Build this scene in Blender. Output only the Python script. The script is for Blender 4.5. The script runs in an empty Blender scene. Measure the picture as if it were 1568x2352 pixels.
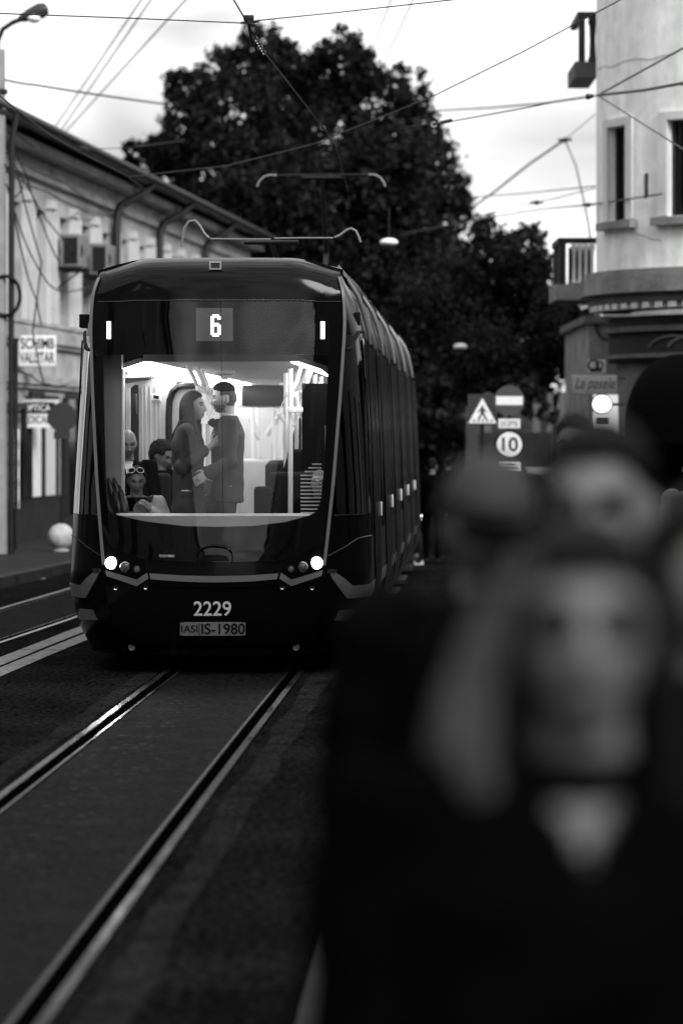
import bpy, bmesh, math, random
import numpy as np
from mathutils import Vector, Matrix
random.seed(7); rng = np.random.default_rng(11)
S = bpy.context.scene
COL = S.collection
R = math.radians

# ------------------------------------------------------------------ camera
F, HOR, CX, CAMH = 6770.0, 1000.0, 784.0, 1.87       # measured on the photograph (1568 units wide)
cam_d = bpy.data.cameras.new('camera'); cam = bpy.data.objects.new('camera', cam_d); COL.objects.link(cam)
cam.location = (0, 0, CAMH); cam.rotation_euler = (R(90), 0, 0)
cam_d.sensor_fit = 'HORIZONTAL'; cam_d.sensor_width = 24.0; cam_d.lens = 24.0*F/1568.0
cam_d.shift_y = -(1176.0-HOR)/1568.0
cam_d.clip_start = 0.1; cam_d.clip_end = 3000
cam_d.dof.use_dof = True; cam_d.dof.focus_distance = 23.3; cam_d.dof.aperture_fstop = 1.75; cam_d.dof.aperture_blades = 0
S.camera = cam

# ------------------------------------------------------------------ world (dusk under bright thin cloud, black and white)
W = bpy.data.worlds.new('World'); S.world = W; W.use_nodes = True
nt = W.node_tree; nt.nodes.clear()
def N(t, tree=None, **kw):
    n = (tree or nt).nodes.new(t)
    for k, v in kw.items(): setattr(n, k, v)
    return n
SUN_EL, SUN_AZ = 33.0, 146.0          # degrees; azimuth from +Y towards +X
sky = N('ShaderNodeTexSky', sky_type='NISHITA', sun_disc=False)
sky.sun_elevation = R(SUN_EL); sky.sun_rotation = R(SUN_AZ); sky.air_density = 1.0; sky.dust_density = 3.0; sky.altitude = 60
bw = N('ShaderNodeRGBToBW'); nt.links.new(sky.outputs[0], bw.inputs[0])
tc = N('ShaderNodeTexCoord'); mp = N('ShaderNodeMapping'); mp.inputs['Scale'].default_value = (3.0, 3.0, 13.0); mp.inputs['Rotation'].default_value = (0.10, 0.08, 0)
nt.links.new(tc.outputs['Generated'], mp.inputs[0])
no = N('ShaderNodeTexNoise'); no.inputs['Scale'].default_value = 1.7; no.inputs['Detail'].default_value = 3; no.inputs['Roughness'].default_value = 0.5; no.inputs['Distortion'].default_value = 0.5
nt.links.new(mp.outputs[0], no.inputs[0])
cr = N('ShaderNodeValToRGB'); cr.color_ramp.elements[0].position = 0.40; cr.color_ramp.elements[0].color = (.44,)*3+(1,)
cr.color_ramp.elements[1].position = 0.62; cr.color_ramp.elements[1].color = (1.1,)*3+(1,)
nt.links.new(no.outputs[0], cr.inputs[0])
deck = N('ShaderNodeMath', operation='MULTIPLY'); nt.links.new(cr.outputs[0], deck.inputs[0]); sxyz = N('ShaderNodeSeparateXYZ'); nt.links.new(tc.outputs['Generated'], sxyz.inputs[0])
zen = N('ShaderNodeMapRange'); zen.inputs[1].default_value = .12; zen.inputs[2].default_value = 1.0; zen.inputs[3].default_value = 9.0; zen.inputs[4].default_value = 17.0   # overcast: brighter towards the zenith
nt.links.new(sxyz.outputs['Z'], zen.inputs[0]); nt.links.new(zen.outputs[0], deck.inputs[1])
mixv = N('ShaderNodeMix', data_type='FLOAT'); mixv.inputs[0].default_value = 0.82
nt.links.new(bw.outputs[0], mixv.inputs[2]); nt.links.new(deck.outputs[0], mixv.inputs[3])
bg = N('ShaderNodeBackground'); bg.inputs[1].default_value = 0.15
wo_ = N('ShaderNodeOutputWorld')
nt.links.new(mixv.outputs[0], bg.inputs[0]); nt.links.new(bg.outputs[0], wo_.inputs[0])
sun_d = bpy.data.lights.new('sun', 'SUN'); sun_d.energy = 3.2; sun_d.angle = R(20); sun_d.color = (1, 1, 1)
sun = bpy.data.objects.new('sun', sun_d); COL.objects.link(sun)
sdir = Vector((math.sin(R(SUN_AZ))*math.cos(R(SUN_EL)), math.cos(R(SUN_AZ))*math.cos(R(SUN_EL)), math.sin(R(SUN_EL))))
sun.rotation_euler = (-sdir).to_track_quat('-Z', 'Y').to_euler(); sun.location = (10, -20, 40)
S.view_settings.view_transform = 'Standard'; S.view_settings.look = 'None'; S.view_settings.exposure = 0; S.view_settings.gamma = 1
S.view_settings.use_curve_mapping = False
S.render.engine = 'CYCLES'; S.cycles.use_denoising = True; S.cycles.max_bounces = 6; S.cycles.transparent_max_bounces = 12
S.cycles.sample_clamp_indirect = 4.0; S.cycles.caustics_reflective = False; S.cycles.caustics_refractive = False

# ------------------------------------------------------------------ materials
def g(v): return (v, v, v, 1.0)
MATS = {}
def mat(name, base, rough=.6, spec=.5, metal=0.0, var=0.0, scale=6.0, bump=0.0, bscale=40.0, rvar=0.0, coat=0.0, stretch=None, emit=0.0, sharp=None, speck=0.0, sscale=90.0):
    if name in MATS: return MATS[name]
    m = bpy.data.materials.new(name); m.use_nodes = True; t = m.node_tree; p = t.nodes['Principled BSDF']
    p.inputs['Base Color'].default_value = g(base); p.inputs['Roughness'].default_value = rough
    p.inputs['Specular IOR Level'].default_value = spec; p.inputs['Metallic'].default_value = metal
    p.inputs['Coat Weight'].default_value = coat
    if emit:
        p.inputs['Emission Color'].default_value = g(1); p.inputs['Emission Strength'].default_value = emit
    co = N('ShaderNodeTexCoord', t); src = co.outputs['Object']
    if stretch:
        ma = N('ShaderNodeMapping', t); ma.inputs['Scale'].default_value = stretch; t.links.new(src, ma.inputs[0]); src = ma.outputs[0]
    if var or rvar:
        n1 = N('ShaderNodeTexNoise', t); n1.inputs['Scale'].default_value = scale; n1.inputs['Detail'].default_value = 6; n1.inputs['Roughness'].default_value = .65
        t.links.new(src, n1.inputs[0])
        lo, hi = sharp or (.3, .7)
        if var:
            mr = N('ShaderNodeMapRange', t); mr.inputs[1].default_value = lo; mr.inputs[2].default_value = hi
            mr.inputs[3].default_value = base*(1-var); mr.inputs[4].default_value = base*(1+var)
            t.links.new(n1.outputs[0], mr.inputs[0]); cc = N('ShaderNodeCombineColor', t); val = mr.outputs[0]
            if speck:      # fine grain: chippings, soot, flaking
                n3 = N('ShaderNodeTexNoise', t); n3.inputs['Scale'].default_value = sscale; n3.inputs['Detail'].default_value = 3; t.links.new(co.outputs['Object'], n3.inputs[0])
                m3 = N('ShaderNodeMapRange', t); m3.inputs[1].default_value = .35; m3.inputs[2].default_value = .68; m3.inputs[3].default_value = 1-speck; m3.inputs[4].default_value = 1+speck*1.6
                t.links.new(n3.outputs[0], m3.inputs[0]); mm_ = N('ShaderNodeMath', t, operation='MULTIPLY'); t.links.new(val, mm_.inputs[0]); t.links.new(m3.outputs[0], mm_.inputs[1]); val = mm_.outputs[0]
            for i in range(3): t.links.new(val, cc.inputs[i])
            t.links.new(cc.outputs[0], p.inputs['Base Color'])
        if rvar:
            m2 = N('ShaderNodeMapRange', t); m2.inputs[1].default_value = lo; m2.inputs[2].default_value = hi
            m2.inputs[3].default_value = max(.03, rough-rvar); m2.inputs[4].default_value = min(1, rough+rvar)
            t.links.new(n1.outputs[0], m2.inputs[0]); t.links.new(m2.outputs[0], p.inputs['Roughness'])
    if bump:
        n2 = N('ShaderNodeTexNoise', t); n2.inputs['Scale'].default_value = bscale; n2.inputs['Detail'].default_value = 4; t.links.new(src, n2.inputs[0])
        b = N('ShaderNodeBump', t); b.inputs['Strength'].default_value = bump; b.inputs['Distance'].default_value = .02
        t.links.new(n2.outputs[0], b.inputs['Height']); t.links.new(b.outputs[0], p.inputs['Normal'])
    MATS[name] = m
    return m
def glass_mat(name, tint, refl=1.0, rough=.015, ior=1.5):
    m = bpy.data.materials.new(name); m.use_nodes = True; t = m.node_tree; t.nodes.clear()
    tr = N('ShaderNodeBsdfTransparent', t); tr.inputs[0].default_value = g(tint)
    gl = N('ShaderNodeBsdfGlossy', t); gl.inputs[0].default_value = g(1); gl.inputs['Roughness'].default_value = rough
    fr = N('ShaderNodeFresnel', t); fr.inputs[0].default_value = ior
    mu = N('ShaderNodeMath', t, operation='MULTIPLY'); mu.use_clamp = True; mu.inputs[1].default_value = refl; t.links.new(fr.outputs[0], mu.inputs[0])
    mx = N('ShaderNodeMixShader', t); t.links.new(mu.outputs[0], mx.inputs[0]); t.links.new(tr.outputs[0], mx.inputs[1]); t.links.new(gl.outputs[0], mx.inputs[2])
    o = N('ShaderNodeOutputMaterial', t); t.links.new(mx.outputs[0], o.inputs[0])
    return m
def emit_mat(name, s):
    m = bpy.data.materials.new(name); m.use_nodes = True; t = m.node_tree; t.nodes.clear()
    e = N('ShaderNodeEmission', t); e.inputs[0].default_value = g(1); e.inputs[1].default_value = s
    o = N('ShaderNodeOutputMaterial', t); t.links.new(e.outputs[0], o.inputs[0]); return m

M = dict(
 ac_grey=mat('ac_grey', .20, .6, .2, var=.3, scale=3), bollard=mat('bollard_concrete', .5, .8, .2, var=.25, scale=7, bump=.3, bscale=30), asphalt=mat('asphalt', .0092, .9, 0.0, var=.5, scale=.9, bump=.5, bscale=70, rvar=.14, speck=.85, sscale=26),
 patch=mat('asphalt_patch', .0165, .9, 0.0, var=.5, scale=3.5, bump=.5, bscale=60, speck=.6, sscale=40),
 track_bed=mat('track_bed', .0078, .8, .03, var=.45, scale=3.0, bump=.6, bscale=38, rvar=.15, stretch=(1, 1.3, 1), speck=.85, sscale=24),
 paving=mat('paving', .022, .85, .15, var=.35, scale=2.2, bump=.3, bscale=30),
 kerb=mat('kerb_stone', .04, .8, .2, var=.35, scale=3, bump=.3, bscale=25),
 marking=mat('road_paint', .16, .6, .35, var=.5, scale=5, bump=.3, bscale=40, stretch=(3, 1, 1)),
 rail_bright=mat('rail_sky_bright', .75, .3, .5, metal=1.0), rail_dull=mat('rail_dull', .016, .42, .10, var=.5, scale=2.2, rvar=.2, stretch=(6, .8, 6)), rail=mat('rail_steel', .03, .28, .36, var=.5, scale=3, rvar=.14, stretch=(6, .5, 6)),  # rail tones also carry how much sky each rail reflects
 groove=mat('rail_groove', .0012, .9, 0.0),
 black=mat('tram_black_gloss', .005, .09, .14, rvar=.03, scale=1.2),
 blackside=mat('tram_black_side', .004, .16, .10, rvar=.05, scale=1.5),
 frit=mat('windscreen_black_border', .003, .8, .05),
 trim=mat('tram_light_trim', .17, .35, .5, var=.1, scale=4),
 side_grey=mat('tram_side_grey', .028, .25, .25, var=.25, scale=4),
 rubber=mat('black_rubber', .007, .7, .2, bump=.2, bscale=60),
 chrome=mat('bright_metal', .55, .25, .5, metal=1.0),
 plate=mat('plate_white', .42, .5, .3, var=.12, scale=20),
 ink=mat('black_ink', .008, .6, .2),
 lens=mat('lamp_lens_dark', .12, .15, .6, var=.5, scale=60),
 head=emit_mat('headlight_on', 22.0),
 marker=emit_mat('marker_on', 4.0),
 digit=emit_mat('display_on', 2.2),
 dispbg=mat('display_panel', .05, .45, .3, emit=.035),
 ceil_light=emit_mat('ceiling_light_on', 13.0),
 cabin=mat('cabin_panel', .55, .5, .3, var=.08, scale=3),
 cabin_grey=mat('cabin_grey', .40, .5, .3, var=.12, scale=3),
 cabin_floor=mat('cabin_floor', .05, .6, .3, var=.3, scale=8),
 cabin_dark=mat('cabin_dark', .012, .35, .4),
 seat=mat('seat_fabric', .006, .85, .2, bump=.3, bscale=80),
 pole=mat('pole_white', .75, .3, .5),
 dash=mat('dash_grey', .50, .5, .3, var=.08, scale=5),
 windscreen=glass_mat('windscreen_glass', .95, .8),
 corner=glass_mat('corner_glass', .22, 2.2),
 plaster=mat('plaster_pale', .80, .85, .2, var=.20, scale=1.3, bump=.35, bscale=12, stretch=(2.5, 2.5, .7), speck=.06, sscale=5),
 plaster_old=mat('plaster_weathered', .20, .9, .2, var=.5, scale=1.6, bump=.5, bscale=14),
 plaster_left=mat('plaster_facade', .42, .85, .2, var=.35, scale=1.1, bump=.3, bscale=10),
 pilaster=mat('plaster_white', .62, .8, .2, var=.10, scale=1.6),
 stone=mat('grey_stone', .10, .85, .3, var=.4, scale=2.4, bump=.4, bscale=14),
 plinth=mat('dark_plinth', .022, .8, .2, var=.3, scale=2),
 pane=mat('window_pane_dark', .005, .08, .28, rvar=.03, scale=3),
 woodframe=mat('window_frame_dark', .02, .5, .3),
 roof=mat('roof_sheet', .02, .55, .3, var=.3, scale=3),
 iron=mat('dark_iron', .010, .5, .35),
 concrete=mat('concrete', .26, .85, .25, var=.2, scale=2.5, bump=.3, bscale=20),
 sign_white=mat('sign_white', .88, .5, .3, var=.06, scale=8),
 sign_grey=mat('sign_grey', .14, .55, .3, var=.12, scale=8),
 sign_dark=mat('sign_dark', .035, .5, .3),
 sign_red=mat('sign_red', .07, .45, .3),
 lamp_round=emit_mat('round_sign_lit', 2.2),
 shop=emit_mat('shop_window_lit', .8),
 bulb=emit_mat('bulb_lit', 9.0),
 awning=mat('awning_black', .003, .9, .02, bump=.3, bscale=6),
 wire=mat('wire_black', .012, .5, .3),
 wire_grey=mat('wire_grey', .05, .5, .3),
 insul=mat('insulator', .01, .4, .4),
 panto=mat('pantograph_metal', .22, .45, .4),
 leaf_a=mat('leaf_dark', .008, .8, .04, var=.5, scale=.8),
 leaf_b=mat('leaf_mid', .022, .8, .04, var=.5, scale=.8),
 bark=mat('bark', .02, .9, .1, bump=.6, bscale=12),
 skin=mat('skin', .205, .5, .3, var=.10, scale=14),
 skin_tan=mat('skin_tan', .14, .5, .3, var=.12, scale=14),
 skin_lit=mat('skin_brightened', .48, .5, .3, var=.08, scale=14),  # lighter copy of skin; cab light on the couple put into the colour
 fade=mat('hair_fade', .10, .7, .2, var=.3, scale=60), eye=mat('eye_and_socket_shade', .012, .3, .4),
 lip=mat('lips', .12, .45, .3),
 brow=mat('brow_hair', .03, .8, .1),
 stubble=mat('stubble', .24, .7, .2, var=.2, scale=60),
 hair_pale=mat('hair_fair', .085, .55, .25, var=.5, scale=9, bump=.6, bscale=60, stretch=(4, 4, .6)), hair=mat('hair_dark', .006, .6, .12, var=.5, scale=9, bump=.5, bscale=60, stretch=(4, 4, .6)),
 hair_grey=mat('hair_grey', .10, .6, .3, var=.5, scale=12, bump=.5, bscale=60, stretch=(4, 4, .6)),
 coat=mat('coat_dark', .0022, .9, .02, var=.4, scale=5, bump=.4, bscale=14),
 suit=mat('suit_charcoal', .045, .85, .15, var=.2, scale=5, bump=.25, bscale=10),
 coatw=mat('coat_charcoal', .045, .85, .15, var=.25, scale=5, bump=.35, bscale=9),
 jacket=mat('jacket_light', .09, .8, .2, var=.15, scale=4, bump=.3, bscale=8),
 denim=mat('jacket_pale_denim', .34, .85, .2, var=.3, scale=7, bump=.8, bscale=9),
 shirt=mat('shirt_white', .75, .8, .2, bump=.2, bscale=20),
 teeth=mat('teeth', .75, .3, .4),
 cap=mat('cap_grey', .06, .85, .1, var=.15, scale=6),
 petal=mat('rose_petal', .012, .6, .2),
 stem=mat('rose_stem', .03, .6, .2),
 flower_pale=mat('planter_foliage', .10, .7, .2, var=.5, scale=3),
 pale_strip=mat('curtain_pale', .42, .85, .1, var=.2, scale=2, stretch=(8, 8, .3)),
 table_white=mat('table_white', .8, .5, .3),
)

# ------------------------------------------------------------------ helpers
def px(dx, dy, Y): return Vector(((dx-CX)*Y/F, Y, CAMH-(dy-HOR)*Y/F))
def gpx(dx, dy, z=0.0):
    Y = (CAMH-z)*F/(dy-HOR); return Vector(((dx-CX)*Y/F, Y, z))
def tag(o, label=None, cat=None, group=None, kind=None):
    if label: o['label'] = label
    if cat: o['category'] = cat
    if group: o['group'] = group
    if kind: o['kind'] = kind
    return o
def empty(name, loc=(0, 0, 0), rz=0.0, label=None, cat=None, group=None):
    o = bpy.data.objects.new(name, None); COL.objects.link(o); o.location = loc; o.rotation_euler = (0, 0, rz); o.empty_display_size = .2
    return tag(o, label, cat, group)
class MB:
    def __init__(s): s.v = []; s.f = []; s.sm = []; s.mi = []; s.cur = 0
    def add(s, vs, fs, smooth=False, mtx=None):
        b = len(s.v)
        for p in vs:
            p = Vector(p)
            s.v.append(tuple(mtx @ p) if mtx else tuple(p))
        for f in fs: s.f.append([b+i for i in f]); s.sm.append(smooth); s.mi.append(s.cur)
        return s
    def box(s, c, d, mtx=None, rot=None):
        c = Vector(c); x, y, z = [q/2 for q in d]
        vs = [Vector((a*x, b*y, e*z)) for a in (-1, 1) for b in (-1, 1) for e in (-1, 1)]
        if rot is not None: vs = [rot @ v for v in vs]
        return s.add([v+c for v in vs], [(0, 1, 3, 2), (4, 6, 7, 5), (0, 4, 5, 1), (2, 3, 7, 6), (0, 2, 6, 4), (1, 5, 7, 3)], False, mtx)
    def bbox(s, a, b, bev=0.0, mtx=None):
        c = [(p+q)/2 for p, q in zip(a, b)]; d = [abs(q-p) for p, q in zip(a, b)]
        if not bev: return s.box(c, d, mtx)
        bm = bmesh.new(); bmesh.ops.create_cube(bm, size=1)
        for v in bm.verts: v.co = Vector((v.co.x*d[0], v.co.y*d[1], v.co.z*d[2]))+Vector(c)
        bmesh.ops.bevel(bm, geom=list(bm.edges), offset=bev, segments=3, affect='EDGES', profile=.5)
        bm.verts.index_update(); s.add([v.co.copy() for v in bm.verts], [[v.index for v in f.verts] for f in bm.faces], False, mtx); bm.free(); return s
    def tube(s, pts, r, n=8, caps=True, closed=False):
        pts = [Vector(p) for p in pts]; m = len(pts)
        rs = r if isinstance(r, (list, tuple)) else [r]*m
        rings = []; up = None
        for i, p in enumerate(pts):
            a = pts[(i-1) % m] if (i > 0 or closed) else p; b = pts[(i+1) % m] if (i < m-1 or closed) else p
            d = (b-a); d = d.normalized() if d.length > 1e-9 else Vector((0, 0, 1))
            if up is None: up = Vector((0, 0, 1)) if abs(d.z) < .9 else Vector((1, 0, 0))
            x = d.cross(up)
            if x.length < 1e-6: x = d.orthogonal()
            x.normalize(); y = x.cross(d).normalized(); up = y
            rings.append([p+(x*math.cos(2*math.pi*k/n)+y*math.sin(2*math.pi*k/n))*rs[i] for k in range(n)])
        vs = [v for rg in rings for v in rg]; fs = []
        for i in range(m if closed else m-1):
            j = (i+1) % m
            for k in range(n): fs.append((i*n+k, i*n+(k+1) % n, j*n+(k+1) % n, j*n+k))
        if caps and not closed: fs.append(tuple(reversed(range(n)))); fs.append(tuple((m-1)*n+k for k in range(n)))
        return s.add(vs, fs, True)
    def lathe(s, prof, c=(0, 0, 0), n=24, axis='z', closed=True):
        c = Vector(c); vs = []; fs = []; m = len(prof)
        for (r, h) in prof:
            for k in range(n):
                a = 2*math.pi*k/n; p = (r*math.cos(a), r*math.sin(a), h)
                if axis == 'y': p = (p[0], p[2], p[1])
                if axis == 'x': p = (p[2], p[0], p[1])
                vs.append(c+Vector(p))
        for i in range(m-1):
            for k in range(n): fs.append((i*n+k, i*n+(k+1) % n, (i+1)*n+(k+1) % n, (i+1)*n+k))
        if closed: fs.append(tuple(reversed(range(n)))); fs.append(tuple((m-1)*n+k for k in range(n)))
        return s.add(vs, fs, True)
    def ball(s, c, r, n=12, m=8):
        r = (r, r, r) if isinstance(r, (int, float)) else r; c = Vector(c); vs = [c+Vector((0, 0, r[2]))]; fs = []
        for i in range(1, m):
            t = math.pi*i/m
            for k in range(n):
                a = 2*math.pi*k/n; vs.append(c+Vector((r[0]*math.sin(t)*math.cos(a), r[1]*math.sin(t)*math.sin(a), r[2]*math.cos(t))))
        vs.append(c-Vector((0, 0, r[2]))); L = len(vs)-1
        for k in range(n): fs.append((0, 1+k, 1+(k+1) % n)); fs.append((L, 1+(m-2)*n+(k+1) % n, 1+(m-2)*n+k))
        for i in range(m-2):
            for k in range(n): fs.append((1+i*n+k, 1+(i+1)*n+k, 1+(i+1)*n+(k+1) % n, 1+i*n+(k+1) % n))
        return s.add(vs, fs, True)
    def prism(s, poly, depth, mtx=None):      # poly of (x, z), extruded along +y from 0 to depth
        n = len(poly); vs = [(x, 0, z) for x, z in poly]+[(x, depth, z) for x, z in poly]
        fs = [tuple(range(n)), tuple(reversed(range(n, 2*n)))]+[(i, i+n, (i+1) % n+n, (i+1) % n) for i in range(n)]
        return s.add(vs, fs, False, mtx)
    def slab(s, grid, back, smooth=True):     # grid rows of points; back = offset vector for the rear skin; closes the sides
        rws, cl = len(grid), len(grid[0]); back = Vector(back)
        fr = [Vector(p) for row in grid for p in row]; bk = [p+back for p in fr]; o = len(fr); fs = []
        for i in range(rws-1):
            for k in range(cl-1):
                a, b, c, d = i*cl+k, i*cl+k+1, (i+1)*cl+k+1, (i+1)*cl+k
                fs.append((a, b, c, d)); fs.append((o+d, o+c, o+b, o+a))
        for k in range(cl-1): fs.append((k, o+k, o+k+1, k+1)); q = (rws-1)*cl+k; fs.append((q+1, o+q+1, o+q, q))
        for i in range(rws-1): a = i*cl; b = (i+1)*cl; fs.append((b, o+b, o+a, a)); a += cl-1; b += cl-1; fs.append((a, o+a, o+b, b))
        return s.add(fr+bk, fs, smooth)
    def build(s, name, m, parent=None, loc=None):
        me = bpy.data.meshes.new(name); me.from_pydata(s.v, [], s.f)
        for mm in (m if isinstance(m, (list, tuple)) else [m]): me.materials.append(mm)
        me.polygons.foreach_set('use_smooth', s.sm); me.polygons.foreach_set('material_index', s.mi)
        bm = bmesh.new(); bm.from_mesh(me); bmesh.ops.recalc_face_normals(bm, faces=bm.faces); bm.to_mesh(me); bm.free()
        try: me.set_sharp_from_angle(angle=R(38))
        except Exception: pass
        o = bpy.data.objects.new(name, me); COL.objects.link(o)
        if parent: o.parent = parent
        if loc: o.location = loc
        return o
def text_obj(name, txt, x0, x1, z0, z1, y, m, parent=None, bold=.02, shear=0.0, lines=None):
    """flat lettering in the x-z plane facing -y, fitted in the box"""
    cu = bpy.data.curves.new(name, 'FONT'); cu.body = txt; cu.size = 1; cu.offset = bold; cu.shear = shear; cu.align_x = 'CENTER'; cu.space_line = .95
    o = bpy.data.objects.new(name, cu); COL.objects.link(o)
    me = bpy.data.meshes.new_from_object(o.evaluated_get(bpy.context.evaluated_depsgraph_get()))
    bpy.data.objects.remove(o); bpy.data.curves.remove(cu)
    co = np.empty(len(me.vertices)*3); me.vertices.foreach_get('co', co); co = co.reshape(-1, 3)
    a, b = co.min(0), co.max(0)
    out = np.stack([x0+(co[:, 0]-a[0])/(b[0]-a[0])*(x1-x0), np.full(len(co), y), z0+(co[:, 1]-a[1])/(b[1]-a[1])*(z1-z0)], 1)
    me.vertices.foreach_set('co', out.ravel()); me.materials.clear(); me.materials.append(m); me.update()
    o = bpy.data.objects.new(name, me); COL.objects.link(o)
    if parent: o.parent = parent
    return o
def sstep(a, b, x):
    t = np.clip((np.asarray(x, float)-a)/(b-a), 0, 1); return t*t*(3-2*t)
# ------------------------------------------------------------------ ground, road, rails, markings
def sheet(name, pts, m, kind='structure'):
    b = MB(); b.add(pts, [tuple(range(len(pts)))]); return tag(b.build(name, m), kind=kind)
def ribbon(name, path, w, z, m, h=0.0, jit=0.0, kind='structure'):
    """strip of width w along path [(x,y)], top at z, solid of height h below it"""
    b = MB(); top = []
    pts = [Vector((p[0], p[1], 0)) for p in path]
    for i, p in enumerate(pts):
        d = (pts[min(i+1, len(pts)-1)]-pts[max(i-1, 0)]).normalized(); n = Vector((d.y, -d.x, 0))
        a = random.uniform(-jit, jit); c = random.uniform(-jit, jit)
        top.append([p-n*(w/2+a)+Vector((0, 0, z)), p+n*(w/2+c)+Vector((0, 0, z))])
    if h: b.slab(top, (0, 0, -h), False)
    else: b.add([q for r_ in top for q in r_], [(2*i, 2*i+1, 2*i+3, 2*i+2) for i in range(len(top)-1)])
    return tag(b.build(name, m), kind=kind)
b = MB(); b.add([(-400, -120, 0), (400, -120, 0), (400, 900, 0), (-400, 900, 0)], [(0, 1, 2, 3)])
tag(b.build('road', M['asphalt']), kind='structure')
def railx(Y): return -.454+.0485*(Y-21.49)+(.0003*(Y-21.49)**2 if Y < 21.5 else 0)
GA = .95
def off(path, d):
    out = []
    for i, p in enumerate(path):
        q0, q1 = path[max(i-1, 0)], path[min(i+1, len(path)-1)]; dx, dy = q1[0]-q0[0], q1[1]-q0[1]; L = math.hypot(dx, dy)
        out.append((p[0]-dy/L*d, p[1]+dx/L*d))          # d > 0: to the left
    return out
ys = [2+i*.8 for i in range(75)]
right_rail = [(railx(y), y) for y in ys]; left_rail = off(right_rail, GA)
def track(left, right, lo, rm='rail'):
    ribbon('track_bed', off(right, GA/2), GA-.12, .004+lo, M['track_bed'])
    for path, sgn in ((left, 1), (right, -1)):
        ribbon('rail_groove', path, .066, .008+lo, M['groove'])
        ribbon('tram_rail', off(path, sgn*.055), .042, .016+lo, M[rm if sgn > 0 or rm != 'rail' else 'rail_dull'], h=.012)     # running head, outside the groove
        ribbon('rail_lip', off(path, -sgn*.047), .018, .014+lo, M['iron' if rm == 'rail' and sgn < 0 else 'rail'], h=.010)    # guard lip, inside
track(left_rail, right_rail, 0)
ribbon('asphalt_joint', off(right_rail, -.24), .17, .0045, M['patch'], jit=.03)
ribbon('asphalt_joint', off(left_rail, .2), .14, .0045, M['patch'], jit=.025)
oy = [20+i*.9 for i in range(62)]
def orx(Y): return -3.62+.0868*(Y-31.26)-.0004*(Y-31.26)*abs(Y-31.26) if Y > 31.26 else -3.62+.086*(Y-31.26)-.0012*(Y-31.26)**2
ol = [(orx(y), y) for y in oy]; orr = off(ol, -GA)
track(ol, orr, 0, 'rail_bright')
# two white lines between the tracks
for k, (shift, w) in enumerate(((0.02, .17), (-.19, .17))):
    base = [(-3.02+.0735*(y-21.1)+.0006*(y-21.1)**2, y) for y in [12+i*1.0 for i in range(36)]]
    ribbon('road_marking', off(base, shift+.02), w, .006, M['marking'], jit=.006)
for (a, c, d, e) in (((36, 1331), (104, 1322), (104, 1329), (40, 1336)), ((128, 1291), (176, 1286), (176, 1292), (132, 1296))):
    sheet('road_marking', [gpx(*q, .006) for q in (e, d, c, a)], M['table_white'])
sheet('road_marking', [gpx(*q, .006) for q in ((946, 1297), (972, 1297), (974, 1288), (952, 1288))], M['table_white'])
for (yy, x0, x1) in ((9.95, -2.6, .0), (20.0, -4.2, -1.5), (10.6, -3, -1.9), (25.6, -4.6, -1.5), (19.4, -.2, .9)):
    ribbon('asphalt_seam', [(x0+(x1-x0)*t/12, yy+random.uniform(-.012, .012)) for t in range(13)], .03, .0065, M['patch'], jit=.006)
# right-hand pavement with kerb
kp = [(-.35, 1.0), (-.25, 5), (-.14, 8.8), (-.06, 11.2), (.14, 14), (.42, 17.5), (.75, 21), (1.0, 25), (1.5, 32), (2.05, 41), (2.35, 50), (2.8, 62), (3.4, 80)]
kp = [(np.interp(y, [p[1] for p in kp], [p[0] for p in kp]), y) for y in [1+i*.75 for i in range(100)]]
ribbon('kerb', [(x+.07, y) for x, y in kp], .14, .12, M['kerb'], h=.12)
b = MB(); gr = [[Vector((x+.14, y, .115)), Vector((x+30, y, .115))] for x, y in kp]; b.slab(gr, (0, 0, -.11), False)
tag(b.build('pavement', M['paving']), kind='structure')
jb = MB()
for i in range(0, 96):
    y = 1.2+i*.6; x = np.interp(y, [p[1] for p in kp], [p[0] for p in kp])
    jb.box((x+2.2, y, .1165), (4.1, .012, .004))
for k in range(4):
    pts = [[Vector((x+.58+k*.6, y, .1185)), Vector((x+.592+k*.6, y, .1185))] for x, y in kp]; jb.slab(pts, (0, 0, -.003), False)
tag(jb.build('paving_joint', M['groove']), kind='structure')
# left pavement
LA = Vector((-5.35, 46.5, 0)); LD = Vector((.1115, .9938, 0)); LN = Vector((.9938, -.1115, 0))
def lw(s, out, z): return LA+LD*s+LN*out+Vector((0, 0, z))
b = MB(); b.slab([[lw(s, 0, .13), lw(s, 2.2, .13)] for s in (-12, -4, 4, 12, 20, 34)], (0, 0, -.13), False)
tag(b.build('pavement', M['paving']), kind='structure')
b = MB(); b.slab([[lw(s, 2.2, .135), lw(s, 2.36, .135)] for s in (-12, -4, 4, 12, 20, 34)], (0, 0, -.135), False)
tag(b.build('kerb', M['kerb']), kind='structure')

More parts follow.
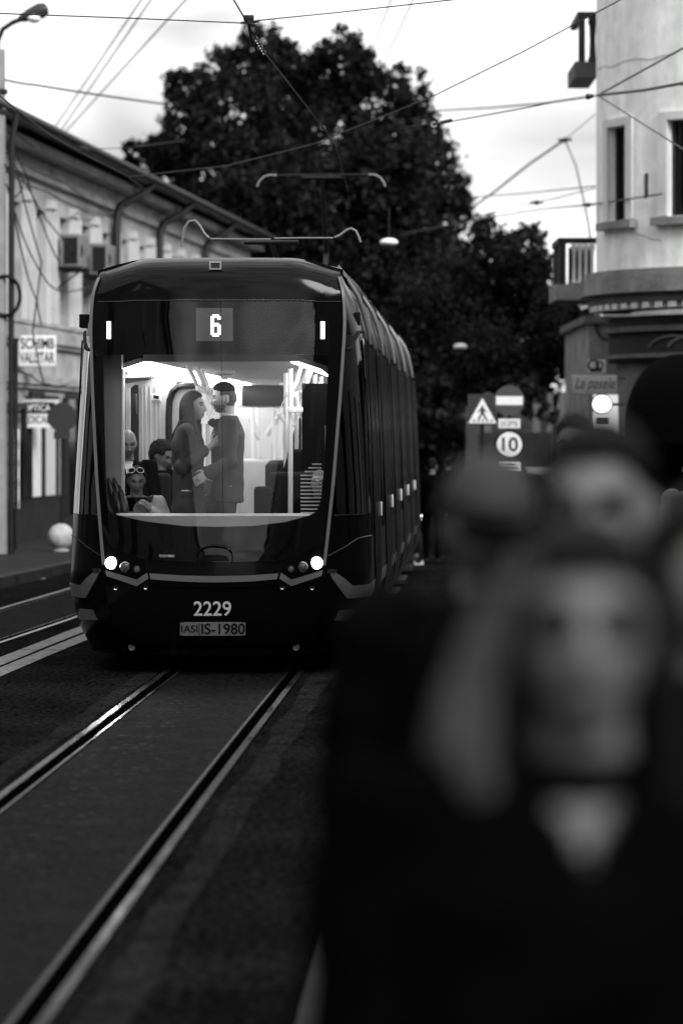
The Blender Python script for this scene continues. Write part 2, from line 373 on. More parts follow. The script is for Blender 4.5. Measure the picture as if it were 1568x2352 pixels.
# ------------------------------------------------------------------ left terrace: two storeys, receding along the street
def wbox(b, s0, s1, o0, o1, z0, z1):
    vs = [lw(s, o, z) for s in (s0, s1) for o in (o0, o1) for z in (z0, z1)]
    b.add(vs, [(0, 1, 3, 2), (4, 6, 7, 5), (0, 4, 5, 1), (2, 3, 7, 6), (0, 2, 6, 4), (1, 5, 7, 3)])
S1 = 27.5
house = empty('terrace_house', lw(0, 0, 0), 0, 'long pale two-storey terrace with tall windows and a dark overhanging roof', 'building'); hinv = -house.location
def hb(b, name, m, par=None):
    o = b.build(name, m); o.parent = par or house; o.matrix_parent_inverse = Matrix.Translation(hinv) if par is None else Matrix.Identity(4)
    return o
b = MB(); wins = [(.35+1.9*i) for i in range(-3, 14)]
edges = [-9.0]+sum([[w, w+.95] for w in wins], [])+[S1]
for i in range(0, len(edges)-1, 2): wbox(b, edges[i], edges[i+1], -.3, 0, 3.75, 5.65)
wbox(b, -9, S1, -.3, 0, 5.65, 6.75); wbox(b, -9, S1, -.3, 0, .85, 3.75)
wbox(b, -9, S1, -6, -.3, 0, 6.75)
hb(b, 'wall', M['plaster_left'])
b = MB(); wbox(b, -9, S1, -.3, .06, 0, .85); hb(b, 'plinth', M['plinth'])
for z0, z1, o in ((3.42, 3.62, .12), (2.72, 2.86, .10), (3.70, 3.76, .08)):
    b = MB(); wbox(b, -9, S1, 0.001, o, z0, z1); wbox(b, -9, S1, .001, o*.6, z0-.07, z0-.002); hb(b, 'ledge', M['plaster_left'])
b = MB()
for k in range(9): wbox(b, -8+k*3.9, -8+k*3.9+.9, .001, .02, 6.30, 6.38)
wbox(b, -9, S1, .001, .1, 6.12, 6.26); wbox(b, -9, S1, .001, .34, 6.48, 6.62); hb(b, 'cornice', M['plaster_left'])
b = MB()
vs = [lw(s, o, z) for s in (-9, S1) for (o, z) in ((.62, 6.72), (.62, 6.86), (-3, 8.3), (-6.2, 6.86), (-6.2, 6.72))]
b.add(vs, [(0, 1, 2, 3, 4), (9, 8, 7, 6, 5), (0, 5, 6, 1), (1, 6, 7, 2), (2, 7, 8, 3), (3, 8, 9, 4), (4, 9, 5, 0)])
hb(b, 'roof', M['roof'])
b = MB(); b.tube([lw(s, .70, 6.74) for s in (-9, 0, 8, 16, S1)], .075, 10); hb(b, 'gutter', M['iron'])
for w in wins:
    b = MB(); wbox(b, w, w+.95, -.24, -.2, 3.75, 5.65); pn = hb(b, 'window', M['pane'])
    b = MB()
    for a, c, z0, z1 in ((w, w+.06, 3.75, 5.65), (w+.89, w+.95, 3.75, 5.65), (w+.445, w+.505, 3.75, 5.65), (w+.06, w+.89, 5.02, 5.08), (w+.06, w+.89, 3.75, 3.81), (w+.06, w+.89, 5.59, 5.65)):
        wbox(b, a, c, -.199, -.14, z0, z1)
    hb(b, 'window_frame', M['pilaster'])
    b = MB(); wbox(b, w+1.05, w+1.32, .002, .09, 3.76, 5.7); wbox(b, w+1.0, w+1.37, .002, .13, 5.7, 5.85); wbox(b, w+1.56, w+1.78, .002, .08, 3.76, 5.7)
    hb(b, 'pilaster', M['pilaster'])
for s0, s1, z0, z1, mm in ((-.6, 1.2, .85, 2.3, 'pane'), (1.7, 2.55, .86, 2.5, 'sign_white'), (2.7, 3.7, .86, 2.45, 'shop'), (4.6, 5.6, .5, 2.5, 'pane'), (6.4, 7.4, .5, 2.5, 'pane'), (8.2, 9.6, .8, 2.5, 'pane'), (10.5, 12, .8, 2.5, 'pane'), (13.5, 15, .8, 2.5, 'pane')):
    b = MB(); wbox(b, s0, s1, .062, .075, z0, z1); so = hb(b, 'shopfront', M[mm] if mm != 'shop' else M['pilaster'])
    b = MB()
    for a, c in ((s0-.09, s0-.003), (s1+.003, s1+.09)): wbox(b, a, c, .062, .12, z0, z1+.09)
    wbox(b, s0, s1, .062, .12, z1+.003, z1+.09); hb(b, 'shopfront_frame', M['woodframe'])
for s in (8.9, 13.6, 19.5):
    b = MB(); b.tube([lw(s+1.1, .62, 6.66), lw(s+.5, .5, 6.42), lw(s+.1, .2, 6.2), lw(s, .14, 6.0), lw(s, .14, 3.0), lw(s, .14, .4)], .075, 10); hb(b, 'downpipe', M['iron'])
def on_wall(name, label, cat, s, z, group=None): return empty(name, lw(s, 0, z), -math.atan2(LD.x, LD.y), label, cat, group)
for s, z, txt in ((4.2, 4.75, 'boxy air conditioner on a bracket on the terrace, nearer of the two'), (6.7, 4.75, 'boxy air conditioner on the terrace, farther of the two, beside the downpipe')):
    r = on_wall('air_conditioner', txt, 'air conditioner', s, z, 'air conditioners on the terrace')
    b = MB(); b.bbox((.14, -.42, 0), (.46, .42, .56), .02); b.build('casing', M['ac_grey'], r)
    b = MB(); b.lathe([(.2, -.262), (.2, -.232)], (.30, 0, .28), 20, 'y'); b.bbox((.20, -.431, .05), (.44, -.4215, .5), 0); b.build('fan_grille', M['iron'], r)
    b = MB(); b.bbox((.012, -.36, -.06), (.5, -.32, -.005)); b.tube([(.02, -.34, -.4), (.48, -.34, -.06)], .015); b.build('bracket', M['iron'], r); b = MB(); b.bbox((.012, .32, -.06), (.5, .36, -.005)); b.build('bracket', M['iron'], r)
# projecting signs on the terrace (faces to the camera)
def board(name, label, cat, x0, y0, x1, y1, Y, m, depth=.08, frame=None):
    a, c = px(x0, y1, Y), px(x1, y0, Y); r = empty(name, (a.x, Y, a.z), 0, label, cat); w, h = c.x-a.x, c.z-a.z
    b = MB(); b.bbox((0, 0, 0), (w, depth, h), .012); b.build('board', M[m], r)
    if frame:
        b = MB(); t = .03
        for q in (((-t, -.012, -t), (w+t, depth, -.001)), ((-t, -.012, h+.001), (w+t, depth, h+t)), ((-t, -.012, 0), (-.001, depth, h)), ((w+.001, -.012, 0), (w+t, depth, h))): b.bbox(*q)
        b.build('frame', M[frame], r)
    return r, w, h
r, w, h = board('shop_sign', 'white projecting sign reading schimb valutar on the terrace wall', 'sign', 42, 770, 128, 841, 47.3, 'sign_white')
text_obj('lettering', 'SCHIMB', .04, w-.02, h*.56, h*.92, -.004, M['ink'], r, .02); text_obj('lettering', 'VALUTAR', .02, w-.02, h*.10, h*.46, -.004, M['ink'], r, .02)
b = MB(); b.bbox((-.25, .005, -.06), (-.002, .09, h+.03)); b.build('side_box', M['iron'], r); b = MB(); b.bbox((-.45, .03, h*.6), (-.251, .06, h*.65)); b.build('bracket', M['iron'], r)
r, w, h = board('shop_sign', 'two-row black and white sign reading optica medicala, partly behind a round traffic sign', 'sign', 38, 922, 130, 978, 48.0, 'sign_white', frame='sign_white')
b = MB(); b.bbox((.03, -.012, h*.52), (w-.03, -.002, h*.96)); b.build('black_panel', M['ink'], r)
text_obj('lettering', 'OPTICA', .12, w-.1, h*.60, h*.88, -.016, M['sign_white'], r, .012); text_obj('lettering', 'MEDICALA', .04, w-.02, h*.1, h*.42, -.004, M['ink'], r, .012)
b = MB(); b.bbox((-.6, .02, h*.45), (-.031, .06, h*.55)); b.build('bracket', M['iron'], r)
r, w, h = board('banner_sign', 'narrow upright sign with a black and white zigzag pattern', 'sign', 22, 985, 44, 1168, 46.8, 'sign_white', .05)
b = MB()
for k in range(8):
    z = h*(k+.1)/8; q = h/8*.8; b.prism([(0.01, z), (w*.5, z+q*.5), (.01, z+q)] if k % 2 else [(w-.01, z), (w*.35, z+q*.5), (w-.01, z+q)], .006, Matrix.Translation((0, -.0075, 0)))
b.build('zigzag', M['ink'], r)
# street pole with arm lamp and cables at the left edge
pb = gpx(-8, 1292); pr = empty('utility_pole', (pb.x, pb.y, 0), 0, 'pale concrete pole with a curved lamp arm, at the left edge of the street', 'pole')
b = MB(); b.tube([(0, 0, 0), (0, 0, 4), (0, 0, 7.55)], [.17, .145, .125], 16); b.build('shaft', M['concrete'], pr)
top = px(0, 125, pb.y).z
def rel(dx, dy, Y=None): return px(dx, dy, Y or pb.y)-pr.location
b = MB(); b.tube([rel(-6, 150), rel(-5, 95), rel(6, 66), rel(30, 50), rel(52, 42)], .035, 8); b.build('lamp_arm', M['iron'], pr)
b = MB(); a0, a1 = rel(42, 44), rel(110, 17)
b.tube([a0, a0.lerp(a1, .12), a0.lerp(a1, .4), a0.lerp(a1, .75), a0.lerp(a1, .95), a1], [.03, .06, .10, .12, .09, .03], 12); lh = b.build('lamp_head', M['sign_dark'], pr)
b = MB(); b.ball(a0.lerp(a1, .55)+Vector((0, -.05, -.09)), (.1, .1, .06)); b.build('lamp_glass', M['sign_white'], lh)
for z in (6.6, 6.9, 3.6): b = MB(); b.lathe([(.165, z), (.165, z+.06)], n=16); b.build('band', M['iron'], pr)
b = MB(); b.tube([(.22, -.05, 0), (.22, -.05, 3), (.23, -.05, 6.2), (.3, -.05, 6.6)], .045, 8); b.tube([(.30, -.1, 0.2), (.30, -.1, 3.3)], .03, 6); b.build('cable_duct', M['iron'], pr)
cc = rel(14, 680); b = MB(); b.tube([cc+Vector((.22*math.cos(t), -.12, .29*math.sin(t))) for t in np.linspace(0, 2*math.pi, 28)[:-1]], .028, 8, closed=True); b.build('cable_coil', M['rubber'], pr)
# round sign seen from the rear, and ball bollard
Yb = 46.9
sg = empty('traffic_sign', (px(143, 0, Yb).x, Yb, 0), 0, 'round sign seen from behind on a thin pole before the terrace', 'traffic sign')
b = MB(); b.tube([(0, 0, 0), (0, 0, px(0, 930, Yb).z)], .03, 10); b.build('pole', M['iron'], sg)
b = MB(); b.lathe([(.0, -.045), (.225, -.045), (.235, -.035), (.235, -.03)], (0, 0, px(0, 958, Yb).z), 32, 'y'); b.build('disc', M['sign_dark'], sg)
b = MB(); b.bbox((-.13, -.07, px(0, 1008, Yb).z), (.13, -.033, px(0, 990, Yb).z)); b.build('plate', M['sign_dark'], sg)
yb2 = gpx(140, 1266, .13).y
o = MB().ball((0, 0, .215), .2, 28, 18).lathe([(.12, 0), (.12, .02), (.08, .045)], n=20).build('ball_bollard', M['bollard'], None, (px(140, 0, yb2).x, yb2, .13))
tag(o, 'white concrete ball bollard on the pavement beside the tram', 'bollard')

b = MB()
for k in range(44): s_ = -11.5+k*1.0; b.add([lw(s_, 2.19, .137), lw(s_+.02, 2.19, .137), lw(s_+.02, 2.364, .137), lw(s_, 2.364, .137), lw(s_+.02, 2.364, .0), lw(s_, 2.364, .0)], [(0, 1, 2, 3), (3, 2, 4, 5)])
tag(b.build('kerb_joint', M['groove']), kind='structure')
# ------------------------------------------------------------------ right corner tower
TC = Vector((6.31, 44.0, 0)); tower = empty('corner_house', (TC.x, TC.y, 0), 0, 'pale rendered corner house with a round tower, narrow windows and a heavy cornice', 'building')
def cyl(r, phi, z): a = R(phi); return Vector((-r*math.sin(a), -r*math.cos(a), z))      # phi from the camera side towards -x
WIN = [(60, 72), (29, 41), (-2, 10)]; ZW = (5.01, 6.38)
phis = sorted(set([-30, -20, -10, 20, 50, 80, 90, 100]+[a for w in WIN for a in w]+list(range(-30, 104, 4)))); zs = [3.7, 4.3, ZW[0], 5.5, 6.0, ZW[1], 7.0, 8.0, 9.2, 10.5, 12]
b = MB(); r0 = 2.5
for i in range(len(phis)-1):
    for k in range(len(zs)-1):
        pm = (phis[i]+phis[i+1])/2; zm = (zs[k]+zs[k+1])/2
        if any(a < pm < c for a, c in WIN) and ZW[0] < zm < ZW[1]: continue
        b.add([cyl(r0, phis[i], zs[k]), cyl(r0, phis[i+1], zs[k]), cyl(r0, phis[i+1], zs[k+1]), cyl(r0, phis[i], zs[k+1])], [(0, 1, 2, 3)], True)
for a, c in WIN:
    for q in (a, c): b.add([cyl(r0, q, ZW[0]), cyl(r0-.2, q, ZW[0]), cyl(r0-.2, q, ZW[1]), cyl(r0, q, ZW[1])], [(0, 1, 2, 3)])
    for z in ZW: b.add([cyl(r0, a, z), cyl(r0, c, z), cyl(r0-.2, c, z), cyl(r0-.2, a, z)], [(0, 1, 2, 3)])
b.build('tower_wall', M['plaster'], tower)
def foot(b, pts, z0, z1): n = len(pts); b.add([(x, y, z0) for x, y in pts]+[(x, y, z1) for x, y in pts], [tuple(range(n)), tuple(range(n, 2*n))]+[(i, (i+1) % n, n+(i+1) % n, n+i) for i in range(n)])
b = MB(); foot(b, [(-2.3, 1.2), (-.6, 16), (14, 16), (14, 1.2)], 3.7, 12); b.bbox((2.2, -2.2, 3.7), (14, 1.19, 12)); b.build('side_wall', M['plaster'], tower)
def ring(b, r1, r2, z0, z1, p0=-30, p1=104, st=4):
    ph = list(np.arange(p0, p1+.1, st)); o = [[cyl(r, p, z) for r, z in ((r1, z0), (r2, z0), (r2, z1), (r1, z1))] for p in ph]
    vs = [q for s_ in o for q in s_]; fs = [(4*i+k, 4*i+(k+1) % 4, 4*i+4+(k+1) % 4, 4*i+4+k) for i in range(len(ph)-1) for k in range(4)]+[(0, 1, 2, 3), tuple(reversed(range(len(vs)-4, len(vs))))]
    b.add(vs, fs, True)
for a, c in WIN:
    m = (a+c)/2; b = MB(); ring(b, r0-.17, r0-.14, ZW[0], ZW[1], a, c, (c-a)/4); wn = b.build('window', M['pane'], tower)
    b = MB(); ring(b, r0-.139, r0-.09, ZW[0], ZW[1], a, a+1.2, .6); ring(b, r0-.139, r0-.09, ZW[0], ZW[1], c-1.2, c, .6); ring(b, r0-.139, r0-.10, ZW[1]-.05, ZW[1], a+1.3, c-1.3, 1)
    b.build('frame', M['woodframe'], wn)
    b = MB(); ring(b, r0+.004, r0+.05, ZW[0], ZW[1]+.12, a-3.6, a-.05, .7); ring(b, r0+.004, r0+.05, ZW[0], ZW[1]+.12, c+.05, c+3.6, .7); ring(b, r0+.004, r0+.048, ZW[1]+.002, ZW[1]+.118, a, c, 2); b.build('surround', M['pilaster'], wn)
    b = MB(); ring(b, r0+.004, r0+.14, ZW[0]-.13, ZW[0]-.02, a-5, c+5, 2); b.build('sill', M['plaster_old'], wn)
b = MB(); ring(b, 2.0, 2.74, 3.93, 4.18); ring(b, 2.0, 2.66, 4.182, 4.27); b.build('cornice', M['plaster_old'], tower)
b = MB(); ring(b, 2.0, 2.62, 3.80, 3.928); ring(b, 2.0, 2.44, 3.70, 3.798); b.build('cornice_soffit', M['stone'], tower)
b = MB()
for p in np.arange(-10, 100, 5.2): b = MB(); ring(b, 2.445, 2.60, 3.71, 3.79, p, p+2.9, 1.45); b.build('dentil', M['plaster'], tower)
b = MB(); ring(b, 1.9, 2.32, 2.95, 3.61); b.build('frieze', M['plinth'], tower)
b = MB()
ring(b, 2.3, 2.40, 3.38, 3.46); ring(b, 2.3, 2.37, 3.0, 3.06)
for p in (24, 33, 42): b.tube([cyl(2.33, p+12*math.sin(t), 3.06+.24*math.cos(t)) for t in np.linspace(-1.2, 1.2, 9)], .022, 6)
b.build('moulding', M['stone'], tower)
b = MB(); ring(b, 1.7, 2.2, .1, 2.94); foot(b, [(-2.05, 1.2), (-.5, 16), (14, 16), (14, 1.2)], .1, 3.69); b.build('ground_floor_wall', M['stone'], tower)
def balcony(x0, x1, y0, y1, y2, Y, dark):
    r = None; a, c = px(x0, y2, Y)-tower.location, px(x1+6, y1, Y)-tower.location; zt = px(0, y0, Y).z
    b = MB(); b.bbox((a.x-.04, a.y, a.z), (c.x, a.y+1.5, c.z)); bal = b.build('balcony', M['stone' if dark else 'plaster_old'], tower)
    b = MB(); b.bbox((a.x, a.y+.02, zt-.09), (c.x, a.y+.12, zt)); b.bbox((a.x, a.y+.13, zt-.09), (a.x+.1, a.y+1.5, zt)); b.build('handrail', M['iron'], bal)
    b = MB(); b.bbox((a.x+.02, a.y+.02, c.z), (a.x+.12, a.y+.12, zt-.091)); n = 4 if not dark else 3
    for k in range(5 if not dark else 0): b.bbox((a.x+.03, a.y+.3+k*.28, c.z), (a.x+.1, a.y+.38+k*.28, zt-.091))
    if not dark: b.bbox((a.x+.2, a.y+.55, c.z), (c.x, a.y+.6, zt-.12))
    b.build('railing_panel', M['iron'], bal)
    for k in range(n):
        x = a.x+.2+(c.x-a.x-.22)*(k+.5)/n; hh = zt-.1-c.z; m_ = 'iron' if dark else 'pilaster'
        bb = MB(); bb.lathe([(.03, 0), (.055, .04*hh), (.03, .12*hh), (.022, .5*hh), (.03, .82*hh), (.05, .9*hh), (.04, hh)], (x, a.y+.07, c.z), 10); bb.build('baluster', M[m_], bal)
balcony(1282, 1364, 545, 652, 688, 46.0, False)
balcony(1326, 1364, 25, 140, 176, 45.5, True)
b = MB(); q = px(1485, 425, 41.7)-tower.location; b.bbox((q.x-.015, q.y-.06, q.z-.17), (q.x+.015, q.y+.25, q.z+.17)); b.build('wall_bracket', M['iron'], tower)
rgk = random.Random(4)
for (p0, p1, y, dr) in ((38, 86, 138, .02), (8, 46, 210, -.1), (44, 58, 560, .25), (16, 30, 120, .3)):
    z0 = 1.87+(1000-y)/157.5; pts = []
    for p in np.linspace(p0, p1, 22): z0 += rgk.uniform(-.022, .022)+dr/22; pts.append(cyl(2.5015, p, z0))
    b = MB(); b.tube(pts, .006, 4); b.build('crack', M['plaster_old'], tower)
for a, c in WIN:
    b = MB(); ring(b, r0-.139, r0-.132, ZW[0]+.03, ZW[1]-.08, a+(c-a)*.42, a+(c-a)*.62, 1.2); b.build('pale_strip', M['sign_dark'], tower)  # lighter strip on each pane standing in for a reflection
# dome awning
aw = px(1575, 985, 41.0); r = empty('dome_awning', (aw.x, aw.y, aw.z), 0, 'black dome-shaped awning over the entrance of the corner house', 'awning')
b = MB(); ra, hz = .86, 1.05; nA, nB = 20, 9; vs = []; fs = []
for i in range(nB+1):
    t = math.pi/2*i/nB
    for k in range(nA+1):
        a = math.pi*k/nA; vs.append((-ra*math.cos(t)**.8*math.cos(a), -ra*.9*math.cos(t)**.8*math.sin(a), hz*math.sin(t)))
for i in range(nB):
    for k in range(nA): q = i*(nA+1)+k; fs.append((q, q+1, q+nA+2, q+nA+1))
b.add(vs, fs, True); b.build('canopy', M['awning'], r)
b = MB(); b.slab([[Vector((-ra*math.cos(math.pi*k/nA), -ra*.9*math.sin(math.pi*k/nA), z)) for k in range(nA+1)] for z in (-.2, 0)], (0, .012, 0)); b.build('valance', M['awning'], r)
q = aw-tower.location; b = MB(); b.bbox((q.x-.72, -2.62, .1), (q.x+1.6, -2.22, q.z+.05)); b.build('added_black_box', M['awning'], tower)  # black box added to darken the front below the awning
# shop signs by the tower
r, w, h = board('shop_sign', 'grey rectangular sign with dark cursive lettering hanging beside the corner house', 'sign', 1311, 861, 1417, 906, 42.6, 'sign_grey')
text_obj('lettering', 'La pasele', .06, w-.03, h*.14, h*.86, -.004, M['ink'], r, .0, .35)
b = MB(); b.bbox((w+.001, .02, h*.75), (w+.12, .05, h*.9)); b.build('bracket', M['iron'], r); b = MB(); b.bbox((w+.001, .02, .03), (w+.12, .05, h*.12)); b.build('bracket', M['iron'], r)
r, w, h = board('emblem_board', 'small square board with a dark emblem standing on the cursive sign', 'sign', 1346, 826, 1391, 860, 42.6, 'sign_grey')
b = MB(); b.lathe([(.06, -.01), (.085, -.01), (.085, -.003), (.06, -.003)], (w/2-.04, 0, h*.66), 16, 'y', False); b.lathe([(.04, -.01), (.06, -.01), (.06, -.003)], (w/2+.05, 0, h*.66), 16, 'y', False); b.bbox((w*.22, -.01, h*.2), (w*.8, -.002, h*.42)); b.build('emblem', M['ink'], r)
c0 = px(1381, 929, 42.3); r = empty('round_lamp_sign', tuple(c0), 0, 'round white lit disc sign under the cursive sign', 'sign')
b = MB(); b.lathe([(.0, -.05), (.134, -.05)], n=40, axis='y', closed=False); b.build('disc', M['lamp_round'], r)
b = MB(); b.lathe([(.135, -.055), (.15, -.055), (.15, .05), (0, .05)], n=40, axis='y', closed=False); b.build('rim', M['iron'], r)
b = MB(); b.bbox((.15, -.01, -.02), (.32, .02, .02)); b.build('bracket', M['iron'], r); b = MB(); b.bbox((-.08, -.02, -.3), (.1, 0, -.2)); b.build('small_plate', M['iron'], r)
a = px(1362, 1012, 43.4); c = px(1419, 906, 43.4); o = MB().bbox((0, 0, 0), (c.x-a.x, .05, c.z-a.z), .01).build('poster_panel', M['shop'], None, tuple(a)); tag(o, 'bright white poster panel behind the round lit sign', 'poster')
# reveal: lower house past the tower
a = px(1352, 1120, 56); c = px(1440, 742, 56); nb = empty('side_house', (a.x, 56, 0), 0, 'grey wall of a lower house between the tree and the corner house', 'building')
b = MB(); b.bbox((0, 0, .11), (3.2, 6, c.z)); b.build('wall', M['plaster_old'], nb)
b = MB(); b.bbox((-.1, -.15, c.z+.002), (3.3, 6, c.z+.14)); b.build('coping', M['stone'], nb)
b = MB(); q = px(1395, 720, 56)-nb.location; b.tube([q+Vector((.22*math.cos(t), 0, .3*math.sin(t)-.2)) for t in np.linspace(0, 2*math.pi, 20)[:-1]], .03, 6, closed=True); b.build('iron_scroll', M['iron'], nb)

# ------------------------------------------------------------------ traffic signs on the right
SS = .798; YS = 41.5; zc = lambda y, Y=YS: (px(0, y, Y).z-.115)/SS+.115     # small-format signs
def disc(b, r1, z, y0, y1, n=36): b.lathe([(0, y0), (r1, y0), (r1, y1)], (0, 0, z), n, 'y', False)
sp = empty('traffic_sign_post', (px(1169, 0, YS).x, YS, .115), 0, 'post with a round no-entry sign, a plate and a round 10 sign', 'traffic sign'); dz = -.115; sp.scale = (SS,)*3
b = MB(); b.tube([(0, 0, 0), (0, 0, zc(880)+dz)], .035, 10); b.build('pole', M['iron'], sp)
b = MB(); disc(b, .27, zc(920)+dz, -.06, -.04); ne = b.build('no_entry_disc', M['sign_red'], sp)
b = MB(); b.bbox((-.235, -.066, zc(930)+dz), (.235, -.061, zc(910)+dz)); b.build('bar', M['sign_white'], ne)
b = MB(); b.bbox((-.19, -.06, zc(983)+dz), (.19, -.04, zc(962)+dz)); pl = b.build('plate', M['sign_white'], sp)
text_obj('lettering', 'EXCEPTIE', -.15, .15, zc(979)+dz, zc(967)+dz, -.064, M['ink'], pl, .0)
b = MB(); disc(b, .262, zc(1021)+dz, -.06, -.04); sl = b.build('speed_disc', M['ink'], sp)
b = MB(); disc(b, .222, zc(1021)+dz, -.066, -.061); b.build('face', M['sign_white'], sl)
text_obj('numeral', '10', -.13, .15, zc(1037)+dz, zc(1004)+dz, -.071, M['ink'], sl, .014)
b = MB(); b.bbox((-.19, -.06, zc(1083)+dz), (.19, -.04, zc(1062)+dz)); p2 = b.build('plate', M['sign_white'], sp)
b = MB(); b.bbox((-.15, -.066, zc(1078)+dz), (.15, -.061, zc(1075)+dz)); b.prism([(-.15, zc(1070)+dz), (.02, zc(1066)+dz), (.15, zc(1070)+dz)], .004, Matrix.Translation((0, -.066, 0))); b.build('symbol', M['ink'], p2)
Y2 = 42.4; st = empty('pedestrian_sign', (px(1107, 0, Y2).x, Y2, .115), 0, 'dark square board with a white triangle showing a walking figure', 'traffic sign'); st.scale = (SS,)*3
b = MB(); b.tube([(0, 0, 0), (0, 0, zc(910, Y2)+dz)], .035, 10); b.build('pole', M['iron'], st)
b = MB(); b.bbox((-.26, -.06, zc(976, Y2)+dz), (.26, -.04, zc(905, Y2)+dz)); bd = b.build('board', M['sign_dark'], st)
z0, z1 = zc(972, Y2)+dz, zc(914, Y2)+dz
b = MB(); b.prism([(-.255, z0), (.255, z0), (0, z1)], .005, Matrix.Translation((0, -.066, 0))); b.build('triangle', M['sign_white'], bd)
b = MB(); hh = z1-z0
b.prism([(.02, z0+hh*.56), (.075, z0+hh*.40), (.085, z0+hh*.44), (.03, z0+hh*.6)], .004, Matrix.Translation((0, -.071, 0))); b.prism([(-.02, z0+hh*.56), (-.075, z0+hh*.42), (-.085, z0+hh*.46), (-.03, z0+hh*.6)], .004, Matrix.Translation((0, -.071, 0)))
b.lathe([(0, 0), (.022, 0), (.022, .004)], (0, -.071, z0+hh*.66), 12, 'y', False)
for q in ([(-.03, z0+hh*.4), (.03, z0+hh*.4), (.028, z0+hh*.6), (-.028, z0+hh*.6)], [(-.085, z0+hh*.16), (-.045, z0+hh*.16), (.008, z0+hh*.4), (-.026, z0+hh*.4)], [(.045, z0+hh*.16), (.085, z0+hh*.16), (.028, z0+hh*.4), (-.002, z0+hh*.4)]): b.prism(q, .004, Matrix.Translation((0, -.071, 0)))
for k in range(5): x = -.17+k*.08; b.prism([(x, z0+.03), (x+.035, z0+.03), (x+.03, z0+.07), (x+.01, z0+.07)], .004, Matrix.Translation((0, -.071, 0)))
b.build('symbol', M['ink'], bd)
# terrace at the far side: pale wall, drapes, planter, white table
Yt = 64; a = px(1072, 0, Yt).x; tw = empty('garden_wall', (a, Yt, 0), 0, 'low grey garden wall with pale piers behind the traffic signs', 'wall')
b = MB(); b.bbox((0, 0, .1), (px(1420, 0, Yt).x-a, .4, zc(985, Yt))); b.build('wall_panel', M['plaster_old'], tw)
for x0, x1 in ((1112, 1128), (1222, 1240), (1256, 1268), (1284, 1300)):
    b = MB(); b.bbox((px(x0, 0, Yt).x-a, -.12, .1), (px(x1, 0, Yt).x-a, -.002, zc(960, Yt))); b.build('pier', M['pale_strip'], tw)
def clump(name, cs, n, size, mats, seed, parent=None):
    """leaf-sized faces spread through ellipsoid clumps: cs = [(centre, radii)]"""
    rg = np.random.default_rng(seed); vol = np.array([r_[0]*r_[1]*r_[2] for _, r_ in cs]); vol = vol**.75; cnt = np.maximum(20, (n*vol/vol.sum())).astype(int)
    C, D = [], []
    for (c, r_), k in zip(cs, cnt):
        nsub = max(5, k//26); d = rg.normal(size=(nsub, 3)); d /= np.linalg.norm(d, axis=1)[:, None]; sub = d*(rg.uniform(.25, 1.0, (nsub, 1))**.45)
        i = rg.integers(0, nsub, k); p = sub[i]+rg.normal(size=(k, 3))*.15
        C.append(np.array(c)+p*np.array(r_)); D.append(rg.uniform(.6, 1.35, k)*size)
    C = np.concatenate(C); D = np.concatenate(D); k = len(C)
    u = rg.normal(size=(k, 3)); u /= np.linalg.norm(u, axis=1)[:, None]; w = rg.normal(size=(k, 3)); v = np.cross(u, w); v /= np.linalg.norm(v, axis=1)[:, None]
    L = D[:, None]; V = np.stack([C-u*L*.5, C+v*L*.3+u*L*.05, C+u*L*.55, C-v*L*.3+u*L*.05], 1).reshape(-1, 3)
    me = bpy.data.meshes.new(name); me.vertices.add(4*k); me.vertices.foreach_set('co', V.ravel()); me.loops.add(4*k); me.loops.foreach_set('vertex_index', np.arange(4*k))
    me.polygons.add(k); me.polygons.foreach_set('loop_start', np.arange(0, 4*k, 4)); me.polygons.foreach_set('loop_total', np.full(k, 4))
    for mm in mats: me.materials.append(mm)
    me.polygons.foreach_set('material_index', rg.integers(0, len(mats), k)); me.update(calc_edges=True)
    o = bpy.data.objects.new(name, me); COL.objects.link(o)
    if parent: o.parent = parent
    return o
pt = empty('planter', (px(1200, 0, 60).x, 60, .115), 0, 'long planter of pale bushy plants behind the 10 sign', 'planter')
b = MB(); b.bbox((-.9, 0, 0), (.6, .45, zc(1000, 60)-.5)); b.build('trough', M['stone'], pt)
clump('foliage', [((x, .2, zc(y, 60)), (.22, .2, .24)) for x, y in ((-.6, 1000), (-.3, 985), (0, 960), (.25, 975), (.5, 1005), (.1, 1000))], 1800, .09, [M['flower_pale'], M['leaf_b']], 5, pt)
tb = empty('cafe_table', (px(1240, 0, 50).x, 50, .115), 0, 'white round table top showing between the heads', 'table')
b = MB(); z = zc(1108, 50)-.115; b.lathe([(0, z-.12), (.22, z-.1), (.25, z-.02), (.25, z)], n=28); b.build('top', M['table_white'], tb)
b = MB(); b.lathe([(.2, 0), (.2, .02), (.03, .05), (.03, z-.12)], n=14); b.build('pedestal', M['iron'], tb)

